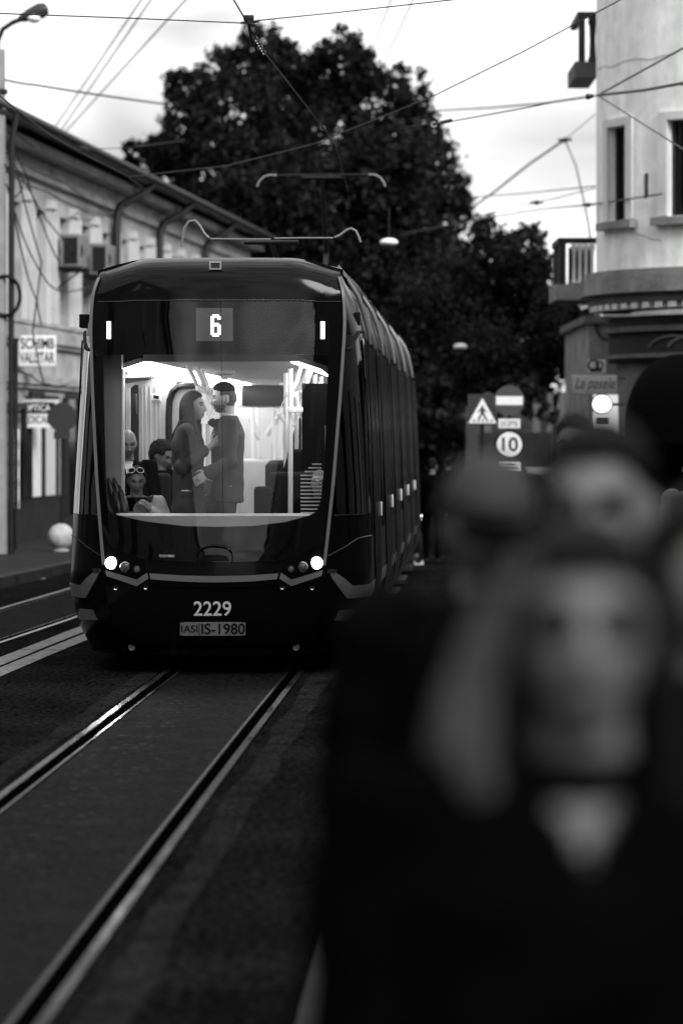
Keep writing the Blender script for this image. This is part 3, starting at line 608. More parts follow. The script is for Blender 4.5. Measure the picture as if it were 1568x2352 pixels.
# ------------------------------------------------------------------ trees
def tree(label, X, Y, blobs, n, size, seed, group='trees at the end of the street', tr=.28, depth=1.25):
    rg = random.Random(seed); cs = []
    root = empty('leafy_tree', (X, Y, 0), 0, label, 'tree', group)
    for (x, y, r_) in blobs:
        rr = r_*Y/F; p = px(x, y, Y); cs.append(((p.x-X, rg.uniform(-1.6, 1.6), p.z), (rr, rr*depth, rr)))
    clump('crown', cs, n, size, [M['leaf_a'], M['leaf_b']], seed, root)
    zt = max(c[0][2] for c in cs); b = MB(); hz = min(c[0][2]-c[1][2] for c in cs)+1.5
    b.tube([(0, 0, 0), (.05, 0, hz*.5), (-.04, .05, hz+.6), (.1, 0, zt*.6), (.0, 0, zt*.85)], [tr*1.35, tr, tr*.85, tr*.5, tr*.15], 12)
    b.build('trunk', M['bark'], root)
    for c in rg.sample(cs, min(len(cs), 12)):
        e = Vector(c[0]); z0 = max(hz*.8, e.z*.55); s_ = Vector((rg.uniform(-.05, .05), 0, z0)); mid = s_.lerp(e, .5)+Vector((0, 0, .3))
        b = MB(); b.tube([s_, mid, e], [tr*.42, tr*.25, tr*.07], 7); b.build('limb', M['bark'], root)
    return root
big = [(600, 108, 52), (560, 150, 62), (640, 130, 52), (505, 160, 50), (470, 205, 62), (425, 215, 48), (425, 275, 52), (640, 190, 90), (560, 270, 110), (770, 118, 55), (740, 170, 62), (815, 130, 48), (720, 200, 80), (840, 170, 55), (850, 250, 95), (920, 205, 50), (955, 225, 42), (960, 290, 62), (945, 360, 85), (1000, 380, 60), (1030, 440, 58), (880, 380, 110), (740, 310, 125), (600, 370, 110), (480, 330, 68), (400, 325, 48), (335, 345, 42), (375, 375, 38), (310, 352, 36), (292, 352, 22), (350, 335, 42), (380, 345, 50), (425, 350, 60), (345, 385, 40), (400, 400, 45), (450, 420, 55), (430, 385, 52), (500, 420, 78), (600, 480, 100), (700, 440, 120), (800, 480, 130), (920, 500, 110), (1030, 510, 60), (700, 560, 110), (850, 600, 120), (960, 610, 100), (560, 520, 70)]
tree('largest dark tree with a broad uneven crown towering behind the tram', px(700, 0, 80).x, 80, big, 68000, .18, 3)
mid = [(1110, 545, 42), (1160, 545, 45), (1215, 560, 38), (1240, 600, 36), (1180, 600, 60), (1120, 620, 70), (1060, 640, 80), (1210, 650, 62), (1160, 700, 85), (1245, 700, 48), (1070, 740, 100), (1000, 700, 90), (1270, 720, 38), (1200, 770, 80), (1100, 830, 90)]
tree('middle tree with a lighter feathery crown right of the largest tree', px(1130, 0, 72).x, 72, mid, 30000, .14, 8)
low = [(1290, 700, 48), (1330, 718, 34), (1352, 760, 30), (1300, 760, 48), (1345, 800, 26), (1250, 790, 62), (1190, 850, 62), (1290, 830, 48), (1120, 860, 70), (1230, 900, 50), (1150, 920, 55), (1330, 855, 28)]
tree('lowest small tree reaching out to the corner house', px(1240, 0, 66).x, 66, low, 19000, .13, 15, tr=.16)
back = [(900, 720, 110), (980, 800, 110), (1040, 860, 90), (900, 850, 110), (1000, 930, 90), (1080, 950, 70), (930, 960, 90), (960, 1040, 70), (1040, 1030, 60), (1150, 960, 40), (1000, 600, 80), (800, 720, 120), (700, 640, 110), (600, 620, 90), (780, 900, 120), (660, 780, 120), (560, 720, 90)]
tree('dense dark tree filling the street end behind the tram roof', px(900, 0, 86).x, 86, back, 26000, .24, 21, depth=1.6)
hb_ = MB(); a = px(560, 0, 92).x; c = px(1300, 0, 92).x
hd = empty('hedge', (a, 92, 0), 0, 'tall black hedge closing the far end of the street', 'hedge')
clump('foliage', [((x, rng.uniform(-.6, .6), z), (.9, 1.0, .9)) for x in np.arange(0, c-a, .9) for z in (.5, 1.6, 2.6)], 15000, .26, [M['leaf_a']], 33, hd)
b = MB()
for x in np.arange(0, c-a, 1.2): b.tube([(x, 0, 0), (x, .1, 2.4)], [.05, .02], 5)
b.build('stems', M['bark'], hd)
for (x, y, Y, L) in ((893, 556, 42, 'hanging street lamp with a pale shade over the tram roof, higher of the two'), (1057, 796, 62, 'hanging street lamp with a pale shade, lower and farther of the two')):
    p = px(x, y, Y); r = empty('hanging_lamp', tuple(p), 0, L, 'street lamp', 'street lamps hung over the road'); s_ = Y/42*.82 if Y < 50 else .95*.78*1.2
    b = MB(); b.ball((0, 0, 0), (.16*s_, .16*s_, .075*s_), 20, 12); b.build('shade', M['sign_white'], r)
    b = MB(); b.lathe([(.10*s_, -.09), (.12*s_, -.05), (.12*s_, -.02)], n=14); b.build('fitting', M['iron'], r)
    b = MB(); b.tube([(0, 0, .05), (0, 0, .5)], .012, 6); b.build('hanger', M['iron'], r)
# cracks in the road, and pale specks painted in as headlight glints
cb = MB(); rgc = random.Random(12)
for (x0, y0, n, hd_) in ((-3.4, 17.2, 16, .05), (-1.9, 19.0, 10, .3), (-3.6, 23.5, 26, .2), (-4.4, 30, 24, .05)):
    p = Vector((x0, y0, 0)); a = hd_; L = []
    for i in range(n): L.append((p.x, p.y)); a = hd_+rgc.uniform(-.7, .7); p = p+Vector((math.cos(a), math.sin(a), 0))*.09
    w = .008
    top = [[Vector((x-w*rgc.uniform(.3, 1), y-w*rgc.uniform(.3, 1), .0068)), Vector((x+w*rgc.uniform(.3, 1), y+w*rgc.uniform(.3, 1), .0068))] for x, y in L]
    cb.add([q for r_ in top for q in r_], [(2*i, 2*i+1, 2*i+3, 2*i+2) for i in range(len(top)-1)])
tag(cb.build('road_crack', M['groove']), kind='structure')
sb = MB()
for i in range(150):
    yy = rgc.uniform(12.5, 21); t = rgc.gauss(.32, .12); x = railx(yy)-GA+GA*t; a, c = rgc.uniform(.006, .03), rgc.uniform(.004, .012)
    sb.add([(x-a, yy-c, .0062), (x+a*.6, yy-c*1.2, .0062), (x+a, yy+c*.4, .0062), (x-a*.3, yy+c, .0062)], [(0, 1, 2, 3)])
tag(sb.build('glint_specks', M['kerb']), kind='stuff')
# ------------------------------------------------------------------ the street behind the camera (out of view, heights and gaps shaped for the tram's reflections, road shade and sun)
def unseen_row_house(label, x0, x1, y0, y1, h, wm):
    r = empty('unseen_street_house', (x0 if x0 > 0 else x1, y0, 0), 0, label, 'building', 'added unseen houses lining the street behind the viewpoint'); sg = 1 if x0 > 0 else -1; L = y1-y0; Wd = x1-x0
    def rb(name, a, c, m, par=r): b = MB(); b.bbox((sg*a[0], a[1], a[2]), (sg*c[0], c[1], c[2])); return b.build(name, M[m], par)
    rb('wall', (0, 0, 0), (Wd, L, h), wm); rb('cornice', (-.3, 0, h-.35), (-.003, L, h-.05), 'stone')
    b = MB(); b.prism([(-.5*sg, h+.004), (sg*Wd, h+.004), (sg*Wd*.5, h+2.2)], L, None); b.build('roof', M['roof'], r)
    for fz in range(int(h//3.4)):
        n = int(L//3.2)
        for k in range(n):
            y = (k+.5)*L/n; z = 1.0+fz*3.4; w = rb('window', (-.03, y-.55, z), (-.003, y+.55, z+1.9), 'pane'); rb('frame', (-.06, y-.68, z-.12), (-.003, y+.68, z-.004), 'plaster_old', w)
for k, (y0, y1, h) in enumerate(((-58, -34, 13.5), (-33.5, -12, 14.5), (-11.5, 10, 14), (10.5, 36, 11))):
    unseen_row_house('added unseen dark house on the near side street row, '+('farthest behind the viewpoint', 'third behind', 'level with the viewpoint', 'just before the terrace')[k], -21, -11.6-.3*(k % 2), y0, y1, h, 'stone')
for k, (y0, y1, h) in enumerate(((-60, -37, 14), (-36.5, -20, 17), (-19.5, -5.5, 9), (-5, 9, 16), (9.5, 38, 7.2))):
    unseen_row_house('added unseen grey house in the opposite street row, '+('farthest behind the viewpoint', 'tall, second farthest', 'low, between two tall ones', 'tall, level with the viewpoint', 'just before the corner house')[k], 8.8+.3*(k % 2), 18, y0, y1, h, 'stone')
# ------------------------------------------------------------------ overhead wires
def wire(name, label, pts, r, cat='wire', group=None, m='wire', sag=0.0, sub=8):
    P = [px(*p) for p in pts]; out = []
    for i in range(len(P)-1):
        for k in range(sub): t = k/sub; q = P[i].lerp(P[i+1], t); q.z -= sag*4*t*(1-t); out.append(q)
    out.append(P[-1]); o = out[0].copy(); b = MB(); b.tube([p-o for p in out], r, 6)
    return tag(b.build(name, M[m], None, tuple(o)), label, cat, group)
G1 = 'overhead wires of the tram line'
wire('contact_wire', 'thick contact wire falling from the top edge to the clamp above the tram', [(520, -30, 24.9), (574, 62, 25.8)], .0075, group=G1)
wire('contact_wire', 'contact wire running from the clamp back into the big tree towards the pantograph', [(574, 62, 25.8), (606, 118, 26.6), (715, 258, 33), (770, 330, 36), (800, 440, 41)], .0075, group=G1)
wire('contact_wire', 'contact wire of the far track sloping past the terrace roof', [(-20, 203, 30), (60, 268, 33), (112, 308, 35), (190, 352, 39), (290, 402, 44), (345, 445, 50)], .009, group=G1)
wire('span_wire', 'straight span wire from the left edge to the clamp', [(-20, 29, 24), (280, 40, 25), (560, 52, 25.8)], .0055, group=G1)
wire('span_wire', 'span wire rising from the clamp to the top edge', [(592, 46, 25.8), (650, 40, 25.8), (780, 27, 25.6), (1060, -4, 25)], .0055, group=G1)
wire('span_wire', 'long slanting span wire from the far fixture up across the corner house top', [(300, 405, 36), (520, 380, 34), (720, 330, 32), (990, 222, 30), (1200, 118, 29), (1440, -10, 28)], .006, group=G1, m='wire_grey')
wire('span_wire', 'thin span wire between the far clamp and the tree', [(200, 342, 40), (300, 338, 41), (420, 322, 44)], .006, group=G1)
wire('span_wire', 'thick twisted cable from the concrete pole to the big tree', [(10, 182, 43.4), (80, 194, 44), (385, 239, 48)], .016, group=G1, sag=.01)
wire('span_wire', 'insulated cable from the house hook down to the turnbuckle', [(1366, 219, 34), (1300, 228, 34), (1200, 248, 34), (1030, 279, 34), (925, 292, 34)], .008, group=G1)
wire('span_wire', 'faint double cable just above the insulated cable', [(1366, 219, 48), (1250, 236, 52), (1120, 247, 56), (985, 254, 60)], .02, group=G1, m='wire_grey')
wire('guy_wire', 'guy wire rising from the house hook to the upper right', [(1372, 218, 38), (1600, 92, 34)], .012, group='guy wires on the corner house', m='wire_grey')
wire('guy_wire', 'thickest guy cable running nearly level from the house hook', [(1372, 218, 38), (1480, 206, 36), (1600, 184, 34)], .020, group='guy wires on the corner house', m='wire_grey')
wire('guy_wire', 'guy wire falling from the house hook across the second window', [(1372, 218, 38), (1600, 362, 34)], .009, group='guy wires on the corner house', m='wire_grey')
wire('span_wire', 'wavy cable rising from the tree to the small knot in the open sky', [(1080, 480, 62), (1140, 436, 60), (1215, 376, 58), (1297, 320, 56)], .022, group=G1, m='wire_grey')
wire('drop_wire', 'loose cable hanging from the knot to the balcony', [(1297, 320, 56), (1322, 380, 54), (1338, 450, 52), (1350, 510, 50), (1355, 545, 48)], .016, group=G1, m='wire_grey')
wire('span_wire', 'faint wire from the knot up to the corner house', [(1297, 320, 56), (1366, 262, 50)], .008, group=G1, m='wire_grey')
wire('span_wire', 'upper level wire between the tree and the lower balcony', [(1085, 452, 60), (1200, 444, 58), (1366, 427, 50)], .014, group=G1, m='wire_grey')
wire('span_wire', 'thin wire with a single bead below the upper level wire', [(1085, 497, 60), (1232, 465, 58), (1366, 432, 50)], .010, group=G1, m='wire_grey')
wire('span_wire', 'lowest level wire running on to the tower window', [(930, 536, 60), (1090, 504, 58), (1240, 480, 52), (1350, 470, 44), (1520, 445, 41.4)], .013, group=G1, m='wire_grey')
for k, (a, c) in enumerate((((330, -10), (118, 303)), ((352, -10), (135, 306)), ((432, -8), (150, 302)))):
    wire('power_line', 'faint out of focus power line in the pale sky, '+('highest on the left', 'between two others', 'lowest and longest')[k], [(a[0], a[1], 46), (c[0], c[1], 62)], .014, group='faint power lines', m='wire_grey')
for k, (a, c) in enumerate((((900, -8), (856, 110)), ((950, -8), (874, 165)))):
    wire('power_line', 'faint short power line dropping to the tree top, '+('shorter of the pair', 'longer of the pair')[k], [(a[0], a[1], 46), (c[0], c[1], 62)], .011, group='faint power lines', m='wire_grey')
def bead(x, y, Y, r, label, cat='fitting', name='wire_clamp'):
    o = MB().ball((0, 0, 0), (r, r, r*.9), 12, 8).tube([(-r*2.2, 0, 0), (r*2.2, 0, .01)], r*.45, 8).build(name, M['insul'], None, tuple(px(x, y, Y))); return tag(o, label, cat, 'wire fittings')
bead(1297, 321, 56, .06, 'small dark knot where the wavy cable meets the loose cable'); bead(1232, 465, 58, .06, 'bead on the thin wire near the tree'); bead(1350, 470, 44, .04, 'clamp at the lowest level wire beside the tower')
o = MB().tube([px(1345, 221, 34)-px(1350, 221, 34), Vector((0, 0, 0)), px(1362, 219, 34)-px(1350, 221, 34)], [.03, .035, .02], 8).build('insulator', M['insul'], None, tuple(px(1350, 221, 34))); tag(o, 'dark insulator beside the house hook', 'insulator', 'wire fittings')
tb_ = px(998, 285, 33.9); r = empty('turnbuckle', tuple(tb_), 0, 'turnbuckle with a ring and two dark insulators before the tree edge', 'fitting')
q = lambda x, y: px(x, y, 33.9)-tb_
b = MB(); b.tube([q(1012, 281), q(1038, 275)], .022, 8); b.tube([q(992, 285), q(1008, 282)], .02, 8); b.build('insulator', M['insul'], r)
b = MB(); b.lathe([(.02, -.01), (.035, -.01), (.035, .01), (.02, .01), (.02, -.01)], (q(996, 285).x, 0, q(996, 285).z), 14, 'y', False); b.build('ring', M['chrome'], r)
# clamp hanger above the tram
cl = px(571, 46, 25.8); r = empty('wire_hanger', tuple(cl), 0, 'black wire hanger clamp high above the tram where the wires cross', 'fitting')
b = MB(); b.bbox((-.045, -.03, .0), (.045, .03, .045), .006); b.prism([(-.045, .02), (.045, .02), (.03, -.03), (-.03, -.03)], .05, Matrix.Translation((0, -.025, 0))); b.build('body', M['insul'], r)
b = MB(); b.tube([(-.07, 0, -.022), (.09, 0, -.005)], .011, 8); b.build('arm', M['insul'], r)
b = MB(); b.tube([(.0, 0, -.03), (.02, .1, -.16)], .014, 8); b.tube([(.02, .1, -.13), (.03, .2, -.17)], .02, 8); b.build('drop_bolt', M['insul'], r)
tw_ = [px(588+22*t, 88+38*t, 26.2+.5*t)+Vector((.012*math.sin(t*40), 0, .012*math.cos(t*40))) for t in np.linspace(0, 1, 60)]; o0 = tw_[0].copy()
tag(MB().tube([p-o0 for p in tw_], .006, 6).build('wire_splice', M['chrome'], None, tuple(o0)), 'twisted bright wire splice on the contact wire under the clamp', 'fitting')
c2 = px(190, 341, 39); r = empty('wire_hanger', tuple(c2), 0, 'small black hanger clamp above the terrace roof line', 'fitting')
b = MB(); b.bbox((-.05, -.03, -.03), (.05, .03, .035), .006); b.build('body', M['insul'], r); b = MB(); b.tube([(-.06, 0, -.02), (.09, 0, -.012)], .012); b.build('arm', M['insul'], r)
# cables strung along the terrace
gc = 'cables strung along the terrace'
cab = [('cable from the pole top swinging low to the second window', [(12, 330, 43.5), (70, 440, 45.5), (120, 520, 47), (200, 600, 52)]),
 ('cable sagging from the pole past the first window', [(14, 420, 43.5), (60, 560, 45), (110, 650, 47), (150, 668, 49), (205, 655, 52)]),
 ('straight cable along the cornice to the downpipe', [(12, 392, 43.5), (110, 440, 48), (235, 500, 54.5)]),
 ('cable crossing steeply over the pilasters', [(20, 300, 43.5), (60, 400, 45.5), (100, 520, 47), (135, 600, 48.5)]),
 ('slack cable with a drooping end near the ledge', [(30, 480, 43.8), (60, 620, 45), (85, 690, 46), (95, 745, 46.2)]),
 ('cable from the pole to the far downpipe', [(14, 350, 43.5), (150, 420, 50), (330, 540, 60)]),
 ('topmost cable running from the pole under the eaves', [(12, 285, 43.5), (120, 360, 50), (300, 480, 60), (420, 556, 66)]),
 ('cable dropping along the wall behind the money exchange sign', [(40, 400, 44), (95, 600, 46.3), (75, 760, 46.3), (100, 880, 46.5)]),
 ('short tangled cable by the pole bands', [(10, 375, 43.3), (40, 400, 43.6), (52, 430, 44), (30, 452, 43.6)]),
 ('low cable by the shop ledge', [(20, 830, 43.6), (70, 860, 45.6), (110, 882, 47), (160, 880, 49)])]
for l, pts in cab: wire('cable', l, pts, .013, 'cable', gc, sag=.04)
# ------------------------------------------------------------------ tram
TX, TY, TH = -1.0, 22.8, R(2.8)
tram = empty('tram', (TX, TY, 0), -TH, 'dark modern tram on line 6 with a lit interior behind its large windscreen', 'tram')
ct, sn = math.cos(TH), math.sin(TH)
def tworld(u, v, z): return Vector((TX+u*ct+v*sn, TY-u*sn+v*ct, z))
ip = np.interp
VCz = [.15, .3, .45, .75, .95, 1.25, 1.9, 2.5, 2.9, 3.05, 3.15, 3.22, 3.26, 3.285]
VC = [.20, .12, .05, 0, .02, .07, .18, .29, .365, .39, .415, .46, .53, .70]
WFz = [.15, .2, .39, .725, .894, 1.247, 1.5, 2.2, 2.72, 2.914, 3.1, 3.22, 3.285]
WF = [.70, .76, .80, .855, .88, .915, .94, .99, 1.02, 1.015, 1.0, .97, .93]
WBz = [.15, .3, .45, .7, 1.2, 1.9, 2.6, 2.75, 3.0, 3.2, 3.285]
WB = [1.05, 1.13, 1.175, 1.21, 1.195, 1.17, 1.14, 1.115, 1.05, .98, .80]
_zz = np.linspace(0, 3.5, 1401)
def _smooth(zs_, vs_, sg):
    y = ip(_zz, zs_, vs_); kx = np.arange(-3*sg, 3*sg+1); kk = np.exp(-.5*(kx/sg)**2); kk /= kk.sum()
    lo = 2*y[0]-y[3*sg:0:-1]; hi = 2*y[-1]-y[-2:-3*sg-2:-1]; return np.convolve(np.concatenate([lo, y, hi]), kk, 'valid')
_vc, _wf, _wb = _smooth(VCz, VC, 12), _smooth(WFz, WF, 30), _smooth(WBz, WB, 20)
def vc(z): return float(ip(z, _zz, _vc))
def wf(z): return float(ip(z, _zz, _wf))
def wb(z): return float(ip(z, _zz, _wb))
def crown(u, z): return float(.075*sstep(.55, 1.0, abs(u))*sstep(2.9, 3.2, z))
def fac(u, z, o=0.0): return Vector((u, vc(z)+.14*(abs(u)/wf(z))**2-o, z-crown(u, z)))
def onf(dx, dy, o=0.0):
    u, v, z = 0.0, .2, 1.5
    for _ in range(14):
        Y = TY-u*sn+v*ct; X = (dx-CX)/F*Y; u = (X-TX-v*sn)/ct; z = CAMH-(dy-HOR)*Y/F; v = vc(z)+.14*(abs(u)/wf(max(.15, min(z, 3.285))))**2
    return u, z
def fpt(dx, dy, o=0.0): u, z = onf(dx, dy); return fac(u, z, o)
def plane_uz(dx, dy, v):      # where the view ray meets the tram's cross-plane at depth v
    u = 0.0
    for _ in range(8): Y = TY-u*sn+v*ct; X = (dx-CX)/F*Y; u = (X-TX-v*sn)/ct
    return u, CAMH-(dy-HOR)*Y/F
def densify(poly, k):
    out = []
    for i in range(len(poly)):
        a, b_ = poly[i], poly[(i+1) % len(poly)]
        out += [(a[0]+(b_[0]-a[0])*t/k, a[1]+(b_[1]-a[1])*t/k) for t in range(k)]
    return out
def ray_poly(c, ang, poly):
    d = (math.cos(ang), math.sin(ang)); best = 0
    for i in range(len(poly)):
        (x1, y1), (x2, y2) = poly[i], poly[(i+1) % len(poly)]; ex, ey = x2-x1, y2-y1; den = d[0]*ey-d[1]*ex
        if abs(den) < 1e-12: continue
        t = ((x1-c[0])*ey-(y1-c[1])*ex)/den; s_ = ((x1-c[0])*d[1]-(y1-c[1])*d[0])/den
        if t > 0 and -1e-9 <= s_ <= 1+1e-9: best = max(best, t)
    return (c[0]+d[0]*best, c[1]+d[1]*best)
def front_strip(name, top, bot, m, o=.006, n=20, back=.012, par=None):
    def res(pl):
        L = [0]
        for a, c in zip(pl, pl[1:]): L.append(L[-1]+math.dist(a, c))
        ks = sorted(set([q/L[-1] for q in L]+[i/n for i in range(n+1)])); return [(float(ip(k*L[-1], L, [p[0] for p in pl])), float(ip(k*L[-1], L, [p[1] for p in pl]))) for k in ks]
    if len(top) == len(bot):
        rows = []
        for pl in (top, bot):
            out = []
            for a, c in zip(pl, pl[1:]): out += [(a[0]+(c[0]-a[0])*t/5, a[1]+(c[1]-a[1])*t/5) for t in range(5)]
            rows.append(out+[pl[-1]])
    else: rows = [res(top), res(bot)]
    b = MB(); b.slab([[fpt(x, y, o) for x, y in rw] for rw in rows], (0, back, 0)); return b.build(name, M[m], par or tram)
# --- front shell: ring from the window opening to the facet edge
win_px = [(237, 815), (340, 814), (495, 813), (650, 813), (754, 815), (751, 900), (745, 1060), (737, 1150), (732, 1172), (710, 1184), (655, 1199), (580, 1208), (495, 1210), (420, 1208), (330, 1197), (272, 1184), (252, 1176), (246, 1160), (242, 1060), (238, 900)]
win = [onf(*p) for p in win_px]
outer = [(-wf(z), z) for z in WFz]+[(wf(z), z) for z in reversed(WFz)]
C0 = onf(495, 1000)
rays = sorted(set([2*math.pi*k/200 for k in range(200)]+[math.atan2(z-C0[1], u-C0[0]) % (2*math.pi) for u, z in outer+win]))
NR = 26
def ringmesh(outp, inp, o, back, name, m, par=None, nr=NR):
    grid = []
    for a in rays+[rays[0]]:
        p, q = ray_poly(C0, a, inp), ray_poly(C0, a, outp); grid.append([fac(p[0]+(q[0]-p[0])*t/nr, p[1]+(q[1]-p[1])*t/nr, o) for t in range(nr+1)])
    b = MB(); b.slab(grid, back); return b.build(name, m, par or tram)
shell = ringmesh(outer, win, 0, (0, .03, 0), 'front_shell', M['black'])
gl_px = [(221, 690), (350, 687), (500, 686), (650, 687), (791, 690), (791, 760), (779, 900), (763, 1060), (752, 1180), (744, 1245), (700, 1268), (650, 1287), (495, 1291), (340, 1287), (285, 1268), (240, 1245), (231, 1180), (221, 1060), (212, 900), (211, 760)]
glp = [onf(*p) for p in gl_px]
gw = []
for a in rays+[rays[0]]:
    q = ray_poly(C0, a, glp); gw.append([fac(C0[0]+(q[0]-C0[0])*t/16, C0[1]+(q[1]-C0[1])*t/16, .016) for t in range(17)])
b = MB(); b.add([p for r_ in gw for p in r_], [(i*17+k, i*17+k+1, (i+1)*17+k+1, (i+1)*17+k) for i in range(len(gw)-1) for k in range(16)], True)
ws = b.build('windscreen', M['windscreen'], tram)
ringmesh([onf(*p) for p in [(x+(2 if x < 495 else -2), y+(2 if y < 1000 else -2)) for x, y in gl_px]], win, .006, (0, .004, 0), 'black_border', M['frit'], ws)
# --- corner panels: facet edge round to the side
def corner_pt(sg, t, z, o=0.0):
    a = fac(wf(z), z); B = Vector((wb(z), a.y+.62, z-crown(1, z)*.9)); c = Vector((max(wf(z), wb(z)-.05)+.015, a.y+.2, a.z))
    p = a*(1-t)**2+c*2*t*(1-t)+B*t*t; return Vector((sg*(p.x+o), p.y-o, p.z))
ZC = [.15, .2, .28, .36, .45, .55, .65, .74, .85, 1.0, 1.12, 1.25, 1.45, 1.65, 1.9, 2.15, 2.4, 2.6, 2.68]
for sg in (-1, 1):
    def cpan(name, z0, z1, m, o=0.0, t0=0.0, t1=1.0, par=None, thick=.02):
        zz = [z0]+[z for z in ZC if z0 < z < z1]+[z1]; b = MB()
        b.slab([[corner_pt(sg, t0+(t1-t0)*k/10, z, o) for k in range(11)] for z in zz], (-sg*thick*.6, thick, 0)); return b.build(name, m, par or tram)
    cpan('corner_panel', .15, 1.247, M['blackside'])
    g_ = cpan('corner_window', 1.25, 2.66, M['corner'], thick=.004)
    zz = [2.663, 2.75, 2.85, 2.95, 3.05, 3.12, 3.18, 3.22, 3.25, 3.285]; b = MB()
    b.slab([[corner_pt(sg, k/10, z) for k in range(11)] for z in zz], (-sg*.012, .02, 0)); b.build('corner_panel', M['blackside'], tram)
    # bright band low on the corner, with its rising diagonal end
    def cg(u0, z): # t on the corner for a lateral distance
        ts = np.linspace(0, 1, 41); xs = [corner_pt(1, t, z).x for t in ts]; return float(ip(u0, xs, ts))
    b = MB(); b.slab([[corner_pt(sg, t, z, .008) for t in np.linspace(.42, 1.0, 8)] for z in (.592, .64, .69)], (-sg*.006, .01, 0)); lb = b.build('light_band', M['trim'], tram)
    b = MB(); b.slab([[corner_pt(sg, t0+(t1-t0)*k/4, z, .0085) for k in range(5)] for z, t0, t1 in ((.592, .34, .42), (.69, .18, .415), (.75, .10, .27), (.80, .045, .13))], (-sg*.006, .01, 0)); b.build('band_end', M['trim'], lb)
    b = MB(); b.slab([[fac(sg*(wf(z)-w_), z, .024) for w_ in (.026, .002)] for z in np.linspace(.86, 3.2, 60)], (0, .03, 0)); b.build('edge_trim', M['trim'], tram)
    b = MB(); b.slab([[corner_pt(sg, t, z, .012) for t in np.linspace(.02, .13, 4)] for z in (.80, .83)], (-sg*.006, .01, 0)); b.build('edge_tab', M['side_grey'], tram)
    b = MB(); b.tube([corner_pt(sg, t, z, .004) for t, z in ((.0, .93), (.25, 1.0), (.5, 1.06), (.75, 1.07), (1, 1.07))], .006, 6); b.build('panel_seam', M['side_grey'], tram)
    b = MB(); b.tube([corner_pt(sg, t, z, .006) for t, z in ((0, 2.545), (.2, 2.56), (.45, 2.65), (.7, 2.70), (1, 2.71))], .013, 6); b.build('window_gasket', M['rubber'], tram)
    # camera box on the shoulder
    u, z = (plane_uz(192.5, 737, .95) if sg < 0 else plane_uz(815, 732, .95)); b = MB(); b.bbox((u-.035, .92, z-.055), (u+.04, 1.05, z+.055), .008); b.tube([(u-sg*.03, 1.0, z-.02), (u-sg*.14, 1.0, z-.03)], .012, 6); b.build('side_camera', M['rubber'], tram)
# --- top fairing closing plate, seam, camera
b = MB(); b.tube([fpt(x, 690+(2 if abs(x-500) > 200 else 0), .02) for x in np.linspace(226, 786, 30)], .004, 5); b.build('fairing_seam', M['side_grey'], tram)
def frame4(name, x0, y0, x1, y1, t, m, o=.008, par=None, back=.015):
    p = [[(x0, y0), (x1, y0), (x1, y0+t), (x0, y0+t)], [(x0, y1-t), (x1, y1-t), (x1, y1), (x0, y1)], [(x0, y0+t), (x0+t, y0+t), (x0+t, y1-t), (x0, y1-t)], [(x1-t, y0+t), (x1, y0+t), (x1, y1-t), (x1-t, y1-t)]]
    b = MB()
    for q in p: b.slab([[fpt(*q[0], o), fpt(*q[1], o)], [fpt(*q[3], o), fpt(*q[2], o)]], (0, back, 0), False)
    return b.build(name, M[m], par or tram)
def frect(name, x0, y0, x1, y1, m, o=.008, par=None, back=.01):
    b = MB(); b.slab([[fpt(x, y, o) for x in np.linspace(x0, x1, 4)] for y in (y0, y1)], (0, back, 0), False); return b.build(name, M[m], par or tram)
cb = frect('front_camera', 484, 603, 506, 616, 'rubber', .012); frame4('camera_frame', 481, 600, 508.5, 619, 3.2, 'trim', .018, cb)
# --- destination display with a 6 of lit dots
dp = frect('line_display', 450.6, 707, 534.8, 783, 'dispbg', .010, ws, .003)
six = ['.####.', '######', '##..##', '##....', '##....', '#####.', '######', '##..##', '##..##', '##..##', '##..##', '######', '.####.']
b = MB(); bd_ = MB()
for i in range(20):
    for k in range(21):
        x = 459+i*3.55; y = 721+k*2.75; u, z = onf(x, y); p = fac(u, z, .0125)
        ci = round((x-484.5)/3.75); ri = round((y-723)/4.0)
        bd_.box(p, (.0055, .001, .0045))
for ri, row in enumerate(six):
    for ci, ch in enumerate(row):
        if ch == '#': u, z = onf(485.8+ci*3.9, 724+ri*3.9); b.box(fac(u, z, .0142), (.0125, .001, .0125))
b.build('digit', M['digit'], dp); bd_.build('dot_grid', M['sign_grey'], dp)
for x in (250.3, 741): frect('marker_light', x-4.6, 738, x+4.6, 778, 'marker', .012, ws, .003)
b = MB(); b.tube([fpt(507+6*t, 690+490*t, .0185) for t in np.linspace(0, 1, 20)], .0016, 4); b.build('wire_reflection', M['frit'], ws)  # thin dark line painted in as the overhead wire's reflection
